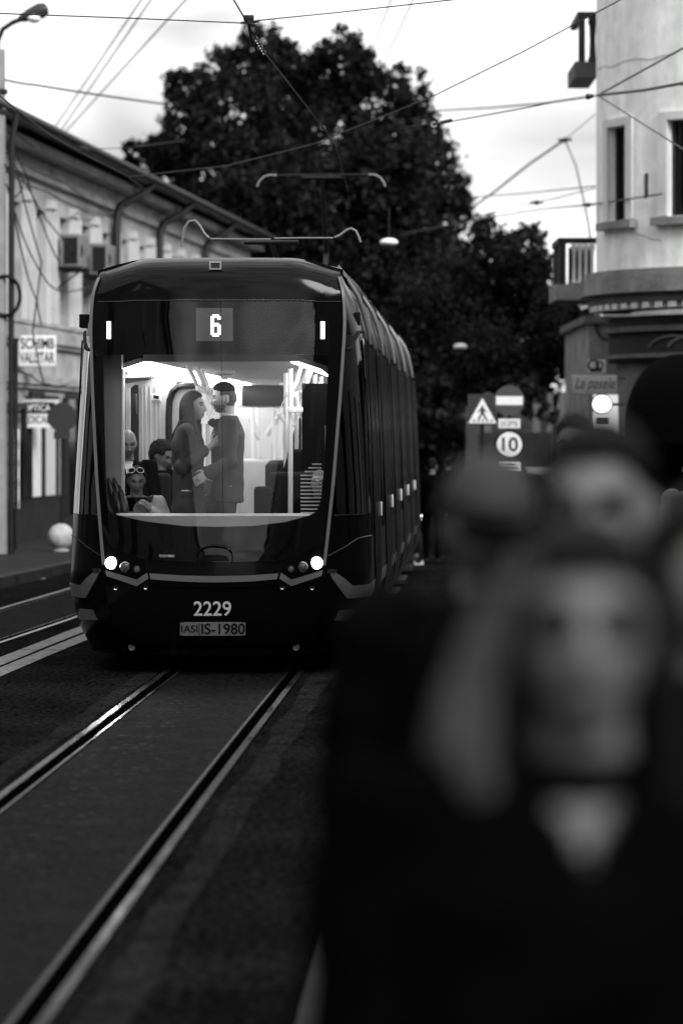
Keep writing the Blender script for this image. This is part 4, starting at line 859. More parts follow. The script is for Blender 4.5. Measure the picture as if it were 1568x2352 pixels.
# --- headlight clusters
for sg in (0, 1):
    mx = lambda x: x if not sg else 983-x
    hl = empty('headlight_cluster', (0, 0, 0)); hl.parent = tram
    pts = [(242, 1262), (288, 1272), (330, 1290), (336, 1313), (314, 1329), (242, 1307)]; pts = [(mx(x), y) for x, y in pts]
    b = MB(); P = [fpt(x, y, .010) for x, y in pts]; n = len(P); b.add(P+[p+Vector((0, .008, 0)) for p in P], [tuple(range(n)), tuple(reversed(range(n, 2*n)))]+[(i, i+n, (i+1) % n+n, (i+1) % n) for i in range(n)]); b.build('housing', M['frit'], hl)
    for (x, y, r_, mm, nm) in ((256, 1293, .047, 'head', 'main_lamp'), (288, 1302, .032, 'lens', 'low_lamp'), (315, 1308, .024, 'lens', 'indicator')):
        c = fpt(mx(x), y, .018); b = MB(); b.lathe([(0, -.006), (r_*.7, -.004), (r_, .004)], c, 24, 'y', False); b.build(nm, M[mm], hl)
        b = MB(); b.lathe([(r_+.001, -.001), (r_+.004, -.006), (r_+.009, 0)], c, 24, 'y', False); b.build('lamp_ring', M['chrome'] if nm == 'low_lamp' else M['rubber'], hl)
    sp_ = bpy.data.lights.new('headlight_beam', 'SPOT'); sp_.energy = 24; sp_.spot_size = R(70); sp_.spot_blend = .8; sp_.shadow_soft_size = .05
    so = bpy.data.objects.new('headlight_beam', sp_); COL.objects.link(so); so.parent = hl; c = fpt(mx(256), 1293, .06); so.location = c; so.rotation_euler = Vector((0, -1, -.12)).to_track_quat('-Z', 'Y').to_euler()
    front_strip('chevron', [(mx(x), y) for x, y in ((242, 1310), (314, 1331.5), (338, 1315))], [(mx(x), y) for x, y in ((245, 1323), (314, 1346.5), (341, 1329))], 'trim', .010)
    for x, y in ((266, 1350), (335, 1349)):
        c = fpt(mx(x), y, .006); b = MB(); b.lathe([(.010, -.002), (.0165, -.006), (.019, .004)], c, 18, 'y', False); b.build('parking_sensor', M['chrome'], tram)
    c = fpt(mx(303), 1487, .006); b = MB(); b.lathe([(0, -.003), (.026, -.006), (.03, .004)], c, 18, 'y', False); b.build('fog_lamp', M['lens'], tram)
front_strip('light_band', [(343, 1317), (420, 1322), (495, 1323.5), (570, 1322), (639, 1317)], [(346, 1330.5), (420, 1336), (495, 1338), (570, 1336), (636, 1330.5)], 'trim', .010)
front_strip('bumper_lip', [(262, 1436), (322, 1476), (495, 1477), (663, 1476), (724, 1435)], [(263, 1442), (324, 1483), (495, 1484), (661, 1483), (725, 1441)], 'blackside', .014)
front_strip('bumper_crease', [(343, 1342), (495, 1349), (640, 1342)], [(343, 1345), (495, 1352), (640, 1345)], 'blackside', .008)
# emblem hump on the nose
cx_, cy_ = 494, 1290
b = MB(); ar = []
for t in np.linspace(0, math.pi, 28): ar.append(fpt(cx_-44*math.cos(t)*(.9+.1*math.sin(t)), cy_-36*math.sin(t)**.6, .018))
b.tube(ar, [.004+.009*math.sin(math.pi*k/27) for k in range(28)], 8); em = b.build('nose_arch', M['black'], ws)
front_strip('arch_panel', [(468, 1276), (495, 1274), (520, 1276)], [(460, 1288), (495, 1289), (528, 1288)], 'blackside', .024, back=.004, par=em)
def ftext(name, s_, x0, y0, x1, y1, m, o, par, bold, shear=0.0):
    t = text_obj(name, s_, x0, x1, y0, y1, 0, M[m], par, bold, shear); me = t.data
    for v in me.vertices:
        v.co = fpt(v.co.x, y1-(v.co.z-y0), o)
    me.update(); return t
ftext('maker_lettering', 'TUTUD MABAD', 366, 1274, 401, 1279.5, 'sign_white', .0185, ws, .0)
ftext('fleet_number', '2229', 445, 1381, 531, 1415, 'sign_white', .012, tram, .012)
pt_ = frect('number_plate', 413.5, 1429, 565, 1460, 'plate', .020, tram, .012)
frame4('plate_rim', 412.5, 1428, 566, 1461, 1.6, 'ink', .023, pt_, .006); frect('divider', 457, 1430, 459, 1459.5, 'ink', .022, pt_, .001)
ftext('lettering', 'IASI', 417, 1436, 454, 1453, 'ink', .0215, pt_, .012); ftext('lettering', 'IS-1980', 463, 1432, 563, 1457, 'ink', .0215, pt_, .014)
# --- body modules
V0, VL = .0, 18.0; SEG = [(.0, 6.0), (6.35, 12.0), (12.35, 18.0)]
for mi, (a, c) in enumerate(SEG):
    mod = empty('body_module', (0, a, 0)); mod.parent = tram
    for sg in (-1, 1):
        v0 = [vc(z)+.14+.62-a if mi == 0 else 0 for z in (0,)][0]
        def vs_(z): return (vc(z)+.14+.625) if mi == 0 else 0.0
        L = c-a
        def side(name, z0, z1, m, f0=None, f1=None, o=0.0, par=None, thick=.03):
            zz = [z0]+[z for z in WBz if z0 < z < z1]+[z1]; rows = []
            for z in zz: s0 = vs_(z) if f0 is None else f0; s1 = L if f1 is None else f1; rows.append([Vector((sg*(wb(z)+o), s0+(s1-s0)*k/8, z-crown(1, z)*.9)) for k in range(9)])
            b = MB(); b.slab(rows, (-sg*thick, 0, 0)); return b.build(name, M[m], par or mod)
        side('skirt', .15, .588, 'blackside'); side('light_band', .592, .69, 'trim', o=.004); side('side_panel', .694, 1.06, 'side_grey')
        side('window_band', 1.064, 2.66, 'pane')
        side('roof_shoulder', 2.664, 3.20, 'blackside')
        doors = [(1.45, 2.45), (4.2, 5.5)] if mi == 0 else [(.8, 2.1), (3.6, 4.9)]
        for d0, d1 in doors:
            dr = side('door', .30, 2.60, 'pane', d0, d1, .010)
            for q in (d0, (d0+d1)/2, d1): side('door_frame', .30, 2.60, 'side_grey', q-.025, q+.025, .022, dr, .01)
            zz = 1.2; b = MB(); b.bbox((sg*(wb(1.25)+.012)-.02, d1+.10, 1.18), (sg*(wb(1.25)+.012)+.02, d1+.17, 1.3), .006); b.build('door_button', M['sign_white'], mod)
            b = MB(); b.bbox((sg*(wb(.3)+.0)-.05, d0, .22), (sg*(wb(.3))+.09, d1, .26)); b.build('door_step', M['side_grey'], dr)
        for q in np.arange(.95 if mi == 0 else .3, L, .82):
            if not any(d0-.1 < q < d1+.1 for d0, d1 in doors): side('window_pillar', 1.07, 2.64, 'blackside', q, q+.07, .012, None, .01)
        if mi: side('corner_post', .3, 2.64, 'side_grey', 0.0, .05, .018, None, .01)
    zr = [3.2, 3.25, 3.285]
    b = MB(); us = np.linspace(-.98, .98, 15); b.slab([[Vector((u, (.70 if mi == 0 else 0)+(L-(.70 if mi == 0 else 0))*k/4, 3.285-crown(u, 3.285)-(.02 if abs(u) > .9 else 0))) for u in us] for k in range(5)], (0, 0, -.04)); b.build('roof', M['blackside'], mod)
    b = MB(); b.bbox((-1.0, .5, .28), (1.0, L-.1, .36)); b.build('underframe', M['frit'], mod)
    for q in (1.9, 4.1):
        b = MB(); b.bbox((-.62, q-.55, .14), (.62, q+.55, .27)); bg_ = b.build('bogie', M['frit'], mod)
        for du in (-.475, .475):
            for dq in (-.4, .4):
                b = MB(); b.lathe([(.05, -.05), (.26, -.05), (.28, -.03), (.26, .05), (.05, .05)], (du, q+dq, .285), 20, 'x'); b.build('wheel', M['iron'], bg_)
    if mi:
        b = MB()
        for k in range(5):
            q = -.33+k*.07; pr = [(s_*(wb(z)-.06+(.03 if k % 2 else 0)), q, z) for s_, z in [(-1, .4), (-1, 1.2), (-1, 1.9), (-1, 2.6), (-1, 3.0)]]+[(s_*.8, q, 3.2) for s_ in (-1, 1)]+[(wb(z)-.06+(.03 if k % 2 else 0), q, z) for z in (3.0, 2.6, 1.9, 1.2, .4)]
            b.tube(pr, .035, 6)
        b.build('bellows', M['rubber'], mod)
# bright roof hoops on the right shoulder
for q in (1.5, 4.6, 8.0, 12.0, 15.5):
    for sg in (-1, 1):
        b = MB(); b.tube([(sg*(wb(z)+.03), q+.0, z-crown(1, z)*.9) for z in (2.62, 2.75, 2.9, 3.05, 3.16)]+[(sg*.9, q, 3.27)], [.012, .018, .022, .022, .018, .01], 8); b.build('roof_hoop', M['trim'], tram)
b = MB(); b.bbox((-.75, 7.2, 3.29), (.75, 11.2, 3.5), .05); b.build('roof_unit', M['blackside'], tram)
b = MB(); b.bbox((-.98, 17.93, .3), (.98, 17.98, 3.18)); b.build('rear_wall', M['blackside'], tram)
# pantographs
def pantograph(bar, horn, v, zc_, cx0, z_roof):
    pg = empty('pantograph', (0, v, 0)); pg.parent = tram
    def pp(x, y): u, z = plane_uz(x, y, v); return Vector((u, 0, z))
    for q in bar: b = MB(); b.tube([pp(x, y) for x, y in q], .012 if len(q) > 3 else .008, 8); b.build('collector_horn' if len(q) > 3 else 'collector_bar', M['panto' if len(q) > 3 or v < 10 else 'iron'], pg)
    t = pp(*horn); b = MB(); b.tube([t+Vector((0, .05, -.03)), Vector((t.x, 1.1, (t.z+z_roof)/2)), Vector((t.x, .1, z_roof))], [.02, .03, .03], 8); b.tube([t+Vector((-.25, .05, -.03)), t+Vector((.25, .05, -.03))], .02, 8); b.build('arm', M['iron'], pg)
    b = MB(); b.bbox((t.x-.4, -.2, 3.29), (t.x+.4, .9, 3.36)); b.build('base', M['iron'], pg)
pantograph([[(418, 566), (419, 545), (424, 522), (434, 508), (448, 506), (459, 518), (470, 537), (480, 546)], [(483, 548), (560, 549), (622, 549)], [(630, 547), (700, 546), (765, 546)], [(768, 545), (780, 540), (796, 528), (806, 524), (817, 530), (824, 545), (828, 556)]], (622, 548), 4.2, 0, 0, 3.3)
pantograph([[(590, 428), (595, 416), (606, 405), (620, 401), (636, 402)], [(640, 402), (735, 400), (845, 400)], [(846, 400), (862, 401), (873, 407), (881, 418), (884, 428)]], (738, 401), 14.2, 0, 0, 3.3)
# --- interior
it = empty('cabin', (0, 0, 0)); it.parent = tram
def ibox(name, a, c, m, bev=0.0, par=None): b = MB(); b.bbox(a, c, bev); return b.build(name, M[m], par or it)
ibox('floor', (-1.08, .3, .42), (1.08, 12, .5), 'cabin_floor')
ibox('ceiling', (-.62, .72, 2.46), (.62, 12, 2.52), 'cabin')
ibox('header', (-.9, .52, 2.53), (.9, .70, 2.66), 'cabin')
for sg in (-1, 1):
    b = MB(); b.slab([[Vector((sg*.62, v, 2.46)), Vector((sg*.80, v, 2.40)), Vector((sg*1.02, v, 2.22)), Vector((sg*1.06, v, 2.05))] for v in (.74, 4, 8, 12)], (sg*.03, 0, .03)); b.build('ceiling_cove', M['cabin'], it)
    for k in range(5):
        v0 = .74+k*2.2; b = MB(); b.slab([[Vector((sg*.56, v, 2.453)), Vector((sg*.80, v, 2.39))] for v in (v0, v0+1.9)], (0, 0, .004)); b.build('ceiling_light', M['ceil_light'], it)
    ibox('side_wall', (sg*1.07-.02, 1.1, .5), (sg*1.07+.02, 12, 1.25), 'cabin'); ibox('side_wall', (sg*1.07-.02, 1.1, 2.0), (sg*1.07+.02, 12, 2.15), 'cabin')
    for k in range(7): ibox('window_post', (sg*1.06-.025, 1.3+k*1.6, 1.252), (sg*1.06+.025, 1.52+k*1.6, 1.998), 'cabin')
# rear view of the cabin: far wall with a lit opening, screen, doors
ibox('far_wall', (-1.05, 11.0, .5), (-.25, 11.05, 2.45), 'cabin'); ibox('far_wall', (.75, 11.0, .5), (1.05, 11.05, 2.45), 'cabin_dark'); ibox('far_wall', (-.249, 11.0, 2.0), (.749, 11.05, 2.45), 'cabin'); ibox('far_wall', (-.249, 11.9, .5), (.749, 11.95, 2.0), 'cabin')
u0, z0 = plane_uz(555, 932, 8.0); u1, z1 = plane_uz(672, 884, 8.0); ibox('hanging_screen', (u0, 8.0, z0), (u1, 8.06, z1), 'cabin_dark', .01)
u0, z0 = plane_uz(545, 936, 8.2); u1, z1 = plane_uz(690, 930, 8.2); ibox('header_rail', (u0, 8.1, z0), (u1, 8.2, z1), 'cabin')
def at_(x, y, v): u, z = plane_uz(x, y, v); return Vector((u, v, z))
def tubeint(name, pts, r_, m): b = MB(); b.tube(pts, r_, 10); return b.build(name, M[m], it)
for x, v in ((667, 1.9), (656, 3.6), (681, 3.2), (723, 4.4), (737, 5.4), (468, 5.2)):
    u = plane_uz(x, 1000, v)[0]; tubeint('grab_pole', [(u, v, .5), (u, v, 2.43)], .019 if v > 2 else .021, 'pole')
for x0, x1, v, y in ((662, 696, 1.88, 941), (716, 745, 4.0, 945)):
    a, c = plane_uz(x0, y+6, v), plane_uz(x1, y-6, v); ibox('pole_bracket', (a[0], v-.05, a[1]), (c[0], v-.02, c[1]), 'pole', .006)
for (pa, pb_, v0, v1) in (((430, 838), (452, 885), 1.7, 1.75), ((447, 838), (470, 890), 2.6, 2.65), ((458, 842), (480, 895), 3.6, 3.65), ((690, 842), (668, 900), 2.2, 2.2), ((708, 845), (672, 905), 3.0, 3.0), ((716, 846), (690, 900), 3.8, 3.8), ((736, 880), (714, 905), 4.4, 4.4)):
    a, c = at_(*pa, v0), at_(*pb_, v1); b = MB(); b.tube([a, a.lerp(c, .5)+Vector((.01, 0, -.01)), c], .02, 8); b.build('ceiling_bracket', M['cabin_grey' if pa[0] < 500 else 'pole'], it)
for x0, y0, x1, y1, v in ((452, 884, 474, 898, 1.8), (476, 888, 492, 904, 3.0)):
    tubeint('grab_rail', [at_(x0, y0, v), at_(x1, y1, v+4)], .018, 'pole')
for k, (x, y, v) in enumerate(((455, 892, 1.8), (461, 894, 2.0), (470, 896, 2.2), (478, 900, 3.0), (484, 902, 3.2), (660, 906, 2.4), (676, 908, 2.6), (712, 904, 3.4), (700, 906, 3.4), (722, 906, 3.6))):
    c = at_(x, y, v); b = MB(); s_ = .26; b.tube([c]+[c+Vector((.055*math.sin(math.pi*t)*(1 if q else -1), 0, -s_*(t if q else t))) for q in (0,) for t in np.linspace(.05, 1, 9)]+[c+Vector((.055*math.sin(math.pi*t), 0, -s_*t)) for t in np.linspace(.95, .05, 9)], .004, 5, closed=True); b.bbox((c.x-.02, c.y-.02, c.z-.02), (c.x+.02, c.y+.02, c.z+.03), .005); b.build('hanging_strap', M['pole'], it)
c = at_(516, 858, 3.0); b = MB(); b.lathe([(.0, .02), (.09, .02), (.1, 0), (.05, -.015), (.03, -.05), (0, -.055)], c, 20, closed=False); b.build('ceiling_camera', M['cabin'], it)
# cab pillars and partitions, notice
for x0, x1, v, m in ((231, 279, .62, 'cabin_grey'),):
    a, c = plane_uz(x0, 1195, v), plane_uz(x1, 800, v); ibox('cab_pillar', (a[0], v, .5), (c[0], v+.12, 2.6), m)
a, c = plane_uz(278.5, 1000, .60), plane_uz(282, 1000, .60); ibox('pillar_edge', (a[0]+.001, .6, .5), (c[0], .74, 2.4), 'pole')
a, c = plane_uz(282, 884, 1.5), plane_uz(346, 858, 1.5); b = MB(); b.slab([[at_(282, 868, 1.3), at_(345, 866, 1.4)], [at_(282, 882, 1.5), at_(345, 872, 1.6)]], (0, 0.0, .05)); b.build('side_cabinet', M['cabin_grey'], it)
a, c = plane_uz(282, 1184, 2.6), plane_uz(318, 884, 2.6); ibox('door_pillar', (a[0], 2.6, .5), (c[0], 2.66, c[1]), 'cabin_dark')
a, c = plane_uz(290, 1184, 2.55), plane_uz(300, 884, 2.55); ibox('door_edge', (a[0], 2.5, .5), (c[0], 2.55, c[1]), 'cabin')
a, c = plane_uz(302, 950, 2.4), plane_uz(309, 905, 2.4); ibox('lock_box', (a[0], 2.35, a[1]), (c[0]+.02, 2.42, c[1]), 'cabin_dark', .005)
a, c = plane_uz(318, 1184, 3.2), plane_uz(392, 850, 3.2); ibox('wall_panel', (a[0], 3.2, .5), (c[0]+.05, 3.24, 2.45), 'cabin')
b = MB()
for k, x in enumerate((326, 334, 345, 357, 366)): u = plane_uz(x, 1000, 3.19)[0]; b.tube([(u, 3.195, .6), (u+.005, 3.195, 1.6), (u, 3.195, 2.3)], .012, 6)
b.build('wall_rib', M['cabin'], it)
a, c = plane_uz(345.5, 929, 3.1), plane_uz(371, 904, 3.1); nb_ = ibox('notice', (a[0], 3.1, a[1]), (c[0], 3.11, c[1]), 'sign_white', .003)
w, h = c[0]-a[0], c[1]-a[1]; b = MB(); b.box((a[0]+w*.52, 3.097, a[1]+h*.68), (w*.5, .004, h*.3), rot=Matrix.Rotation(R(12), 3, 'Y'))
for k in range(3): b.box((a[0]+w*.5, 3.097, a[1]+h*(.36-.11*k)), (w*.8, .003, h*.045))
b.build('pictogram', M['ink'], nb_)
b = MB(); r_ = .16; pl_ = [at_(x, y, 3.15) for x, y in ((388, 1100), (387, 960), (389, 920), (396, 900), (408, 889), (424, 886), (450, 886))]
b.tube(pl_, .03, 8); b.build('doorway_arch', M['cabin_dark'], it)
a, c = plane_uz(391, 1184, 3.16), plane_uz(432, 892, 3.16); ibox('doorway_glass', (a[0], 3.16, .5), (c[0], 3.18, c[1]), 'cabin_grey')
# dash, instrument tops
b = MB(); b.slab([[fac(u, 1.243, 0)+Vector((0, .05+.3*t, .0+.012*t)) for u in np.linspace(-.80, .80, 13)] for t in (1, 0)]+[[fac(u, 1.15, 0)+Vector((0, .06, 0)) for u in np.linspace(-.80, .80, 13)]], (0, .05, -.06)); b.build('dashboard', M['dash'], it)
for x, y0, y1, w_ in ((257, 1140, 1182, .040), (270, 1140, 1182, .040), (264, 1156, 1186, .046), (277, 1158, 1188, .046)):
    p0, p1 = at_(x-9 if y0 < 1150 else x-4, y0-42, .62), at_(x+12, y1, .58 if y0 < 1150 else .52)
    b = MB(); n = 12; b.tube([p0.lerp(p1, t/n) for t in range(n+1)], [w_*max(.15, math.sin(math.pi*(.04+.92*t/n))**.5)*(.65+.35*t/n) for t in range(n+1)], 12); b.build('padded_rest', M['cabin_dark'], it)
# dark glazed partition, slatted rack, seats
a, c = plane_uz(693, 1190, 2.6), plane_uz(760, 880, 2.6); ibox('glazed_partition', (a[0], 2.6, .5), (1.04, 2.63, c[1]), 'frit')
a, c = plane_uz(694, 1184, .62), plane_uz(740, 1050, .62); rk = ibox('rack_post', (c[0]+.02, .62, .9), (c[0]+.04, .64, 1.95), 'pole')
for k in range(14):
    y = 1066+k*8.6; x0 = 690+max(0, (3-k))*9; x1 = 738-(0 if k < 9 else (k-9)*3.2); p, q = at_(x0, y, .60), at_(x1, y, .60); b = MB(); b.tube([p, q], .0065, 6); b.build('rack_slat', M['pole'], rk)
def seat(u, v, w_=.44, h=1.05, m='seat', par=None):
    s0 = empty('passenger_seat', (u, v, .5)); s0.parent = tram
    b = MB(); b.bbox((-w_/2, -.22, .38), (w_/2, .22, .46), .03); b.build('cushion', M[m], s0)
    b = MB(); b.bbox((-w_/2, .18, .46), (w_/2, .27, h), .04); b.build('backrest', M[m], s0)
    b = MB(); b.bbox((-.05, -.1, .002), (.05, .1, .379)); b.build('pedestal', M['cabin_dark'], s0)
    return s0
for u, v, h in ((plane_uz(672, 1100, 2.0)[0], 2.0, 1.06), (plane_uz(700, 1100, 2.9)[0]+.05, 2.9, 1.25), (-.78, 2.0, 1.05), (-.34, 2.9, 1.1), (-.80, 4.2, 1.05), (.3, 4.2, 1.12), (.75, 4.2, 1.1), (.3, 5.6, 1.05), (.75, 5.6, 1.05), (-.8, 5.6, 1.05)): seat(u, v, .44, h)
p = at_(598, 1130, .75); b = MB(); b.bbox((p.x-.055, .75, .9), (p.x+.085, .83, p.z+.045), .035); b.build('cab_seat_back', M['seat'], it)
a, c = plane_uz(640, 1184, 3.4), plane_uz(690, 960, 3.4); b = MB(); b.slab([[at_(690, 940, 3.4), at_(692, 940, 3.4)], [at_(650, 1080, 3.4), at_(692, 1080, 3.4)], [at_(640, 1200, 3.4), at_(692, 1200, 3.4)]], (0, .02, 0), False); b.build('dark_screen', M['pane'], it)
# deeper cabin: rear window, poles, sloping rails, pale seat backs
a, c = plane_uz(594, 1026, 11.8), plane_uz(612, 986, 11.8); rwn = ibox('rear_window', (a[0], 11.82, a[1]), (c[0], 11.86, c[1]), 'cabin_dark', .01)
for x, v in ((580, 9.0), (592, 10.2), (628, 9.6), (646, 8.6)): u = plane_uz(x, 1000, v)[0]; tubeint('grab_pole', [(u, v, .5), (u, v, 2.43)], .022, 'pole')
for p0, p1, v in (((640, 950), (690, 1010), 7.5), ((576, 960), (596, 1010), 9.4), ((612, 1000), (650, 940), 10.4)): tubeint('sloping_rail', [at_(*p0, v), at_(*p1, v)], .03, 'cabin')
for x, v, m in ((590, 8.2, 'cabin_grey'), (612, 9.4, 'cabin_dark'), (640, 8.6, 'cabin_grey'), (660, 7.2, 'cabin_dark')): seat(plane_uz(x, 1100, v)[0], v, .44, 1.12, m)
a, c = plane_uz(575, 1092, 10.9), plane_uz(650, 1072, 10.9); ibox('luggage_shelf', (a[0], 10.7, a[1]), (c[0], 10.9, c[1]), 'cabin_grey')
# pale seat seen through the right corner window
b = MB(); b.bbox((.90, .85, .85), (1.06, .97, 1.62), .05); b.build('folding_seat', M['cabin'], it)
# ------------------------------------------------------------------ people
def remeshed(b, voxel, smooth=2, noise=0.0, nscale=9.0, seed=0):
    """one continuous skin over overlapping closed shells"""
    me = bpy.data.meshes.new('tmp'); me.from_pydata(b.v, [], b.f); o = bpy.data.objects.new('tmp', me); COL.objects.link(o)
    bm = bmesh.new(); bm.from_mesh(me); bmesh.ops.recalc_face_normals(bm, faces=bm.faces); bm.to_mesh(me); bm.free()
    m = o.modifiers.new('r', 'REMESH'); m.mode = 'VOXEL'; m.voxel_size = voxel; m.use_smooth_shade = True
    if smooth: s_ = o.modifiers.new('s', 'SMOOTH'); s_.factor = .5; s_.iterations = smooth
    out = bpy.data.meshes.new_from_object(o.evaluated_get(bpy.context.evaluated_depsgraph_get()))
    bpy.data.objects.remove(o); bpy.data.meshes.remove(me)
    if noise:
        n = len(out.vertices); co = np.empty(n*3); out.vertices.foreach_get('co', co); co = co.reshape(-1, 3); no_ = np.empty(n*3); out.vertices.foreach_get('normal', no_); no_ = no_.reshape(-1, 3)
        q = co*nscale+seed; f = np.sin(q[:, 0]*2.1+3*np.sin(q[:, 2]*1.3))*np.sin(q[:, 2]*2.7+2*np.sin(q[:, 1]*1.9+q[:, 0]))+.5*np.sin(q[:, 1]*4.3+q[:, 2]*3.1)
        co += no_*(f*noise)[:, None]; out.vertices.foreach_set('co', co.ravel())
    out.polygons.foreach_set('use_smooth', np.ones(len(out.polygons), bool)); out.update()
    return out
def centers(me):
    c = np.empty(len(me.polygons)*3); me.polygons.foreach_get('center', c); return c.reshape(-1, 3)
HC = Vector((0, -.02, 1.625))       # head centre (eye height) for a 1.75 m body
def head_pts(n=64, m=56):
    vs = []
    for i in range(m+1):
        t = math.pi*i/m
        for k in range(n):
            a = 2*math.pi*k/n; vs.append((math.sin(t)*math.cos(a), math.sin(t)*math.sin(a), math.cos(t)))
    d = np.array(vs); x, y, z = d[:, 0]*.074, d[:, 1]*.096, d[:, 2]*.118
    lo = np.clip(-z/.118, 0, 1); x = x*(1-.30*lo**1.6); fr = y < 0
    y = np.where(fr, y*(1-.06*lo), y*(1-.62*sstep(.1, .9, lo)))
    y = y*(1+np.where(fr, (np.clip(np.sqrt(np.clip(1-d[:, 2]**2, 0, 1)), .12, 1)**-.5-1)*sstep(.05, .5, lo)*sstep(.0, .4, -d[:, 1]/np.clip(np.sqrt(np.clip(1-d[:, 2]**2, 0, 1)), .05, 1)), 0)*.9)
    y = y+np.where(fr, -.008*lo*sstep(1.0, .8, lo), 0)
    G = lambda v, c, s_: np.exp(-((v-c)/s_)**2)
    w = np.where(fr, sstep(.2, .6, -d[:, 1]), 0)
    y = y-w*.006*G(z, .026, .011)*G(x, 0, .05)
    y = y+w*.013*(G(np.abs(x), .031, .017)*G(z, .006, .013))
    prof = np.interp(z, [-.054, -.046, -.036, -.01, .012, .024], [0, .55, 1, .6, .22, 0]); y = y-w*.027*G(x, 0, .0115)*prof-w*.008*G(np.abs(x), .014, .007)*G(z, -.038, .009)
    y = y-w*.007*G(x, 0, .021)*(G(z, -.064, .006)+1.05*G(z, -.078, .0065)); y = y+w*.003*G(x, 0, .02)*G(z, -.071, .003)
    y = y-w*.010*G(x, 0, .022)*G(z, -.103, .016); y = y-w*.006*G(np.abs(x), .042, .018)*G(z, -.022, .02)
    P = np.stack([x, y, z], 1)
    fs = [(i*n+k, i*n+(k+1) % n, (i+1)*n+(k+1) % n, (i+1)*n+k) for i in range(m) for k in range(n)]
    return d, P, fs
HD, HP, HF = head_pts()
def loft(b, secs, n=20):
    """closed tube of elliptical sections: (centre, rx, ry)"""
    vs = []; fs = []
    for (c, rx, ry) in secs:
        for k in range(n): a = 2*math.pi*k/n; vs.append((c[0]+rx*math.cos(a), c[1]+ry*math.sin(a), c[2]))
    m = len(secs); fs = [(i*n+k, i*n+(k+1) % n, (i+1)*n+(k+1) % n, (i+1)*n+k) for i in range(m-1) for k in range(n)]+[tuple(reversed(range(n))), tuple((m-1)*n+k for k in range(n))]
    b.add(vs, fs, True)
def limb(b, pts, rs):
    b.tube(pts, rs, 14)
    for p, r_ in zip(pts, rs): b.ball(p, r_*1.0, 14, 10)
def hand(b, w, dirv, palm_n, curl=.5, side=1, s=1.0):
    """palm and five fingers from the wrist along dirv; palm_n is the way the palm faces"""
    d = Vector(dirv).normalized(); n = Vector(palm_n); n = (n-d*n.dot(d)).normalized(); x = d.cross(n).normalized()*side; w = Vector(w)
    for q in np.linspace(0, 1, 5): b.ball(w+d*(.012+.07*q)*s, (.030*s, .030*s, .030*s) if False else .02*s, 10, 8)
    for f, (ox, ln) in enumerate(((-.031, .062), (-.011, .074), (.010, .080), (.030, .070))):
        base = w+d*.078*s+x*ox*s*1.02; b.tube([w+d*.015*s+x*ox*.55*s, base], [.014*s, .0125*s], 8); p = base; pts = [p]; a = 0
        for j, fr in enumerate((.45, .32, .23)):
            a += curl*(.9+.15*f*.3); p = p+(d*math.cos(a)+n*math.sin(a))*ln*fr*s; pts.append(p)
        b.tube(pts, [.0098*s, .0092*s, .0085*s, .0068*s], 8); 
        for p_, r_ in zip(pts, (.0098, .0092, .0085, .0068)): b.ball(p_, r_*s, 8, 6)
    t0 = w+d*.02*s-x*.022*s; t1 = t0+(d*.5-x*.85+n*.25).normalized()*.036*s; t2 = t1+(d*.85-x*.3+n*.45).normalized()*.03*s; t3 = t2+(d*.9+n*.5).normalized()*.022*s
    b.tube([t0, t1, t2, t3], [.016*s, .0125*s, .0105*s, .008*s], 8)
    for p_, r_ in ((t1, .0125), (t2, .0105), (t3, .008)): b.ball(p_, r_*s, 8, 6)
ARM_L = [(.185, .01, 1.425), (.235, .03, 1.13), (.235, -.05, .88)]
def mir(p): return (-p[0], p[1], p[2])
LEG_L = [(.095, 0, .90), (.105, -.015, .49), (.10, .02, .085)]
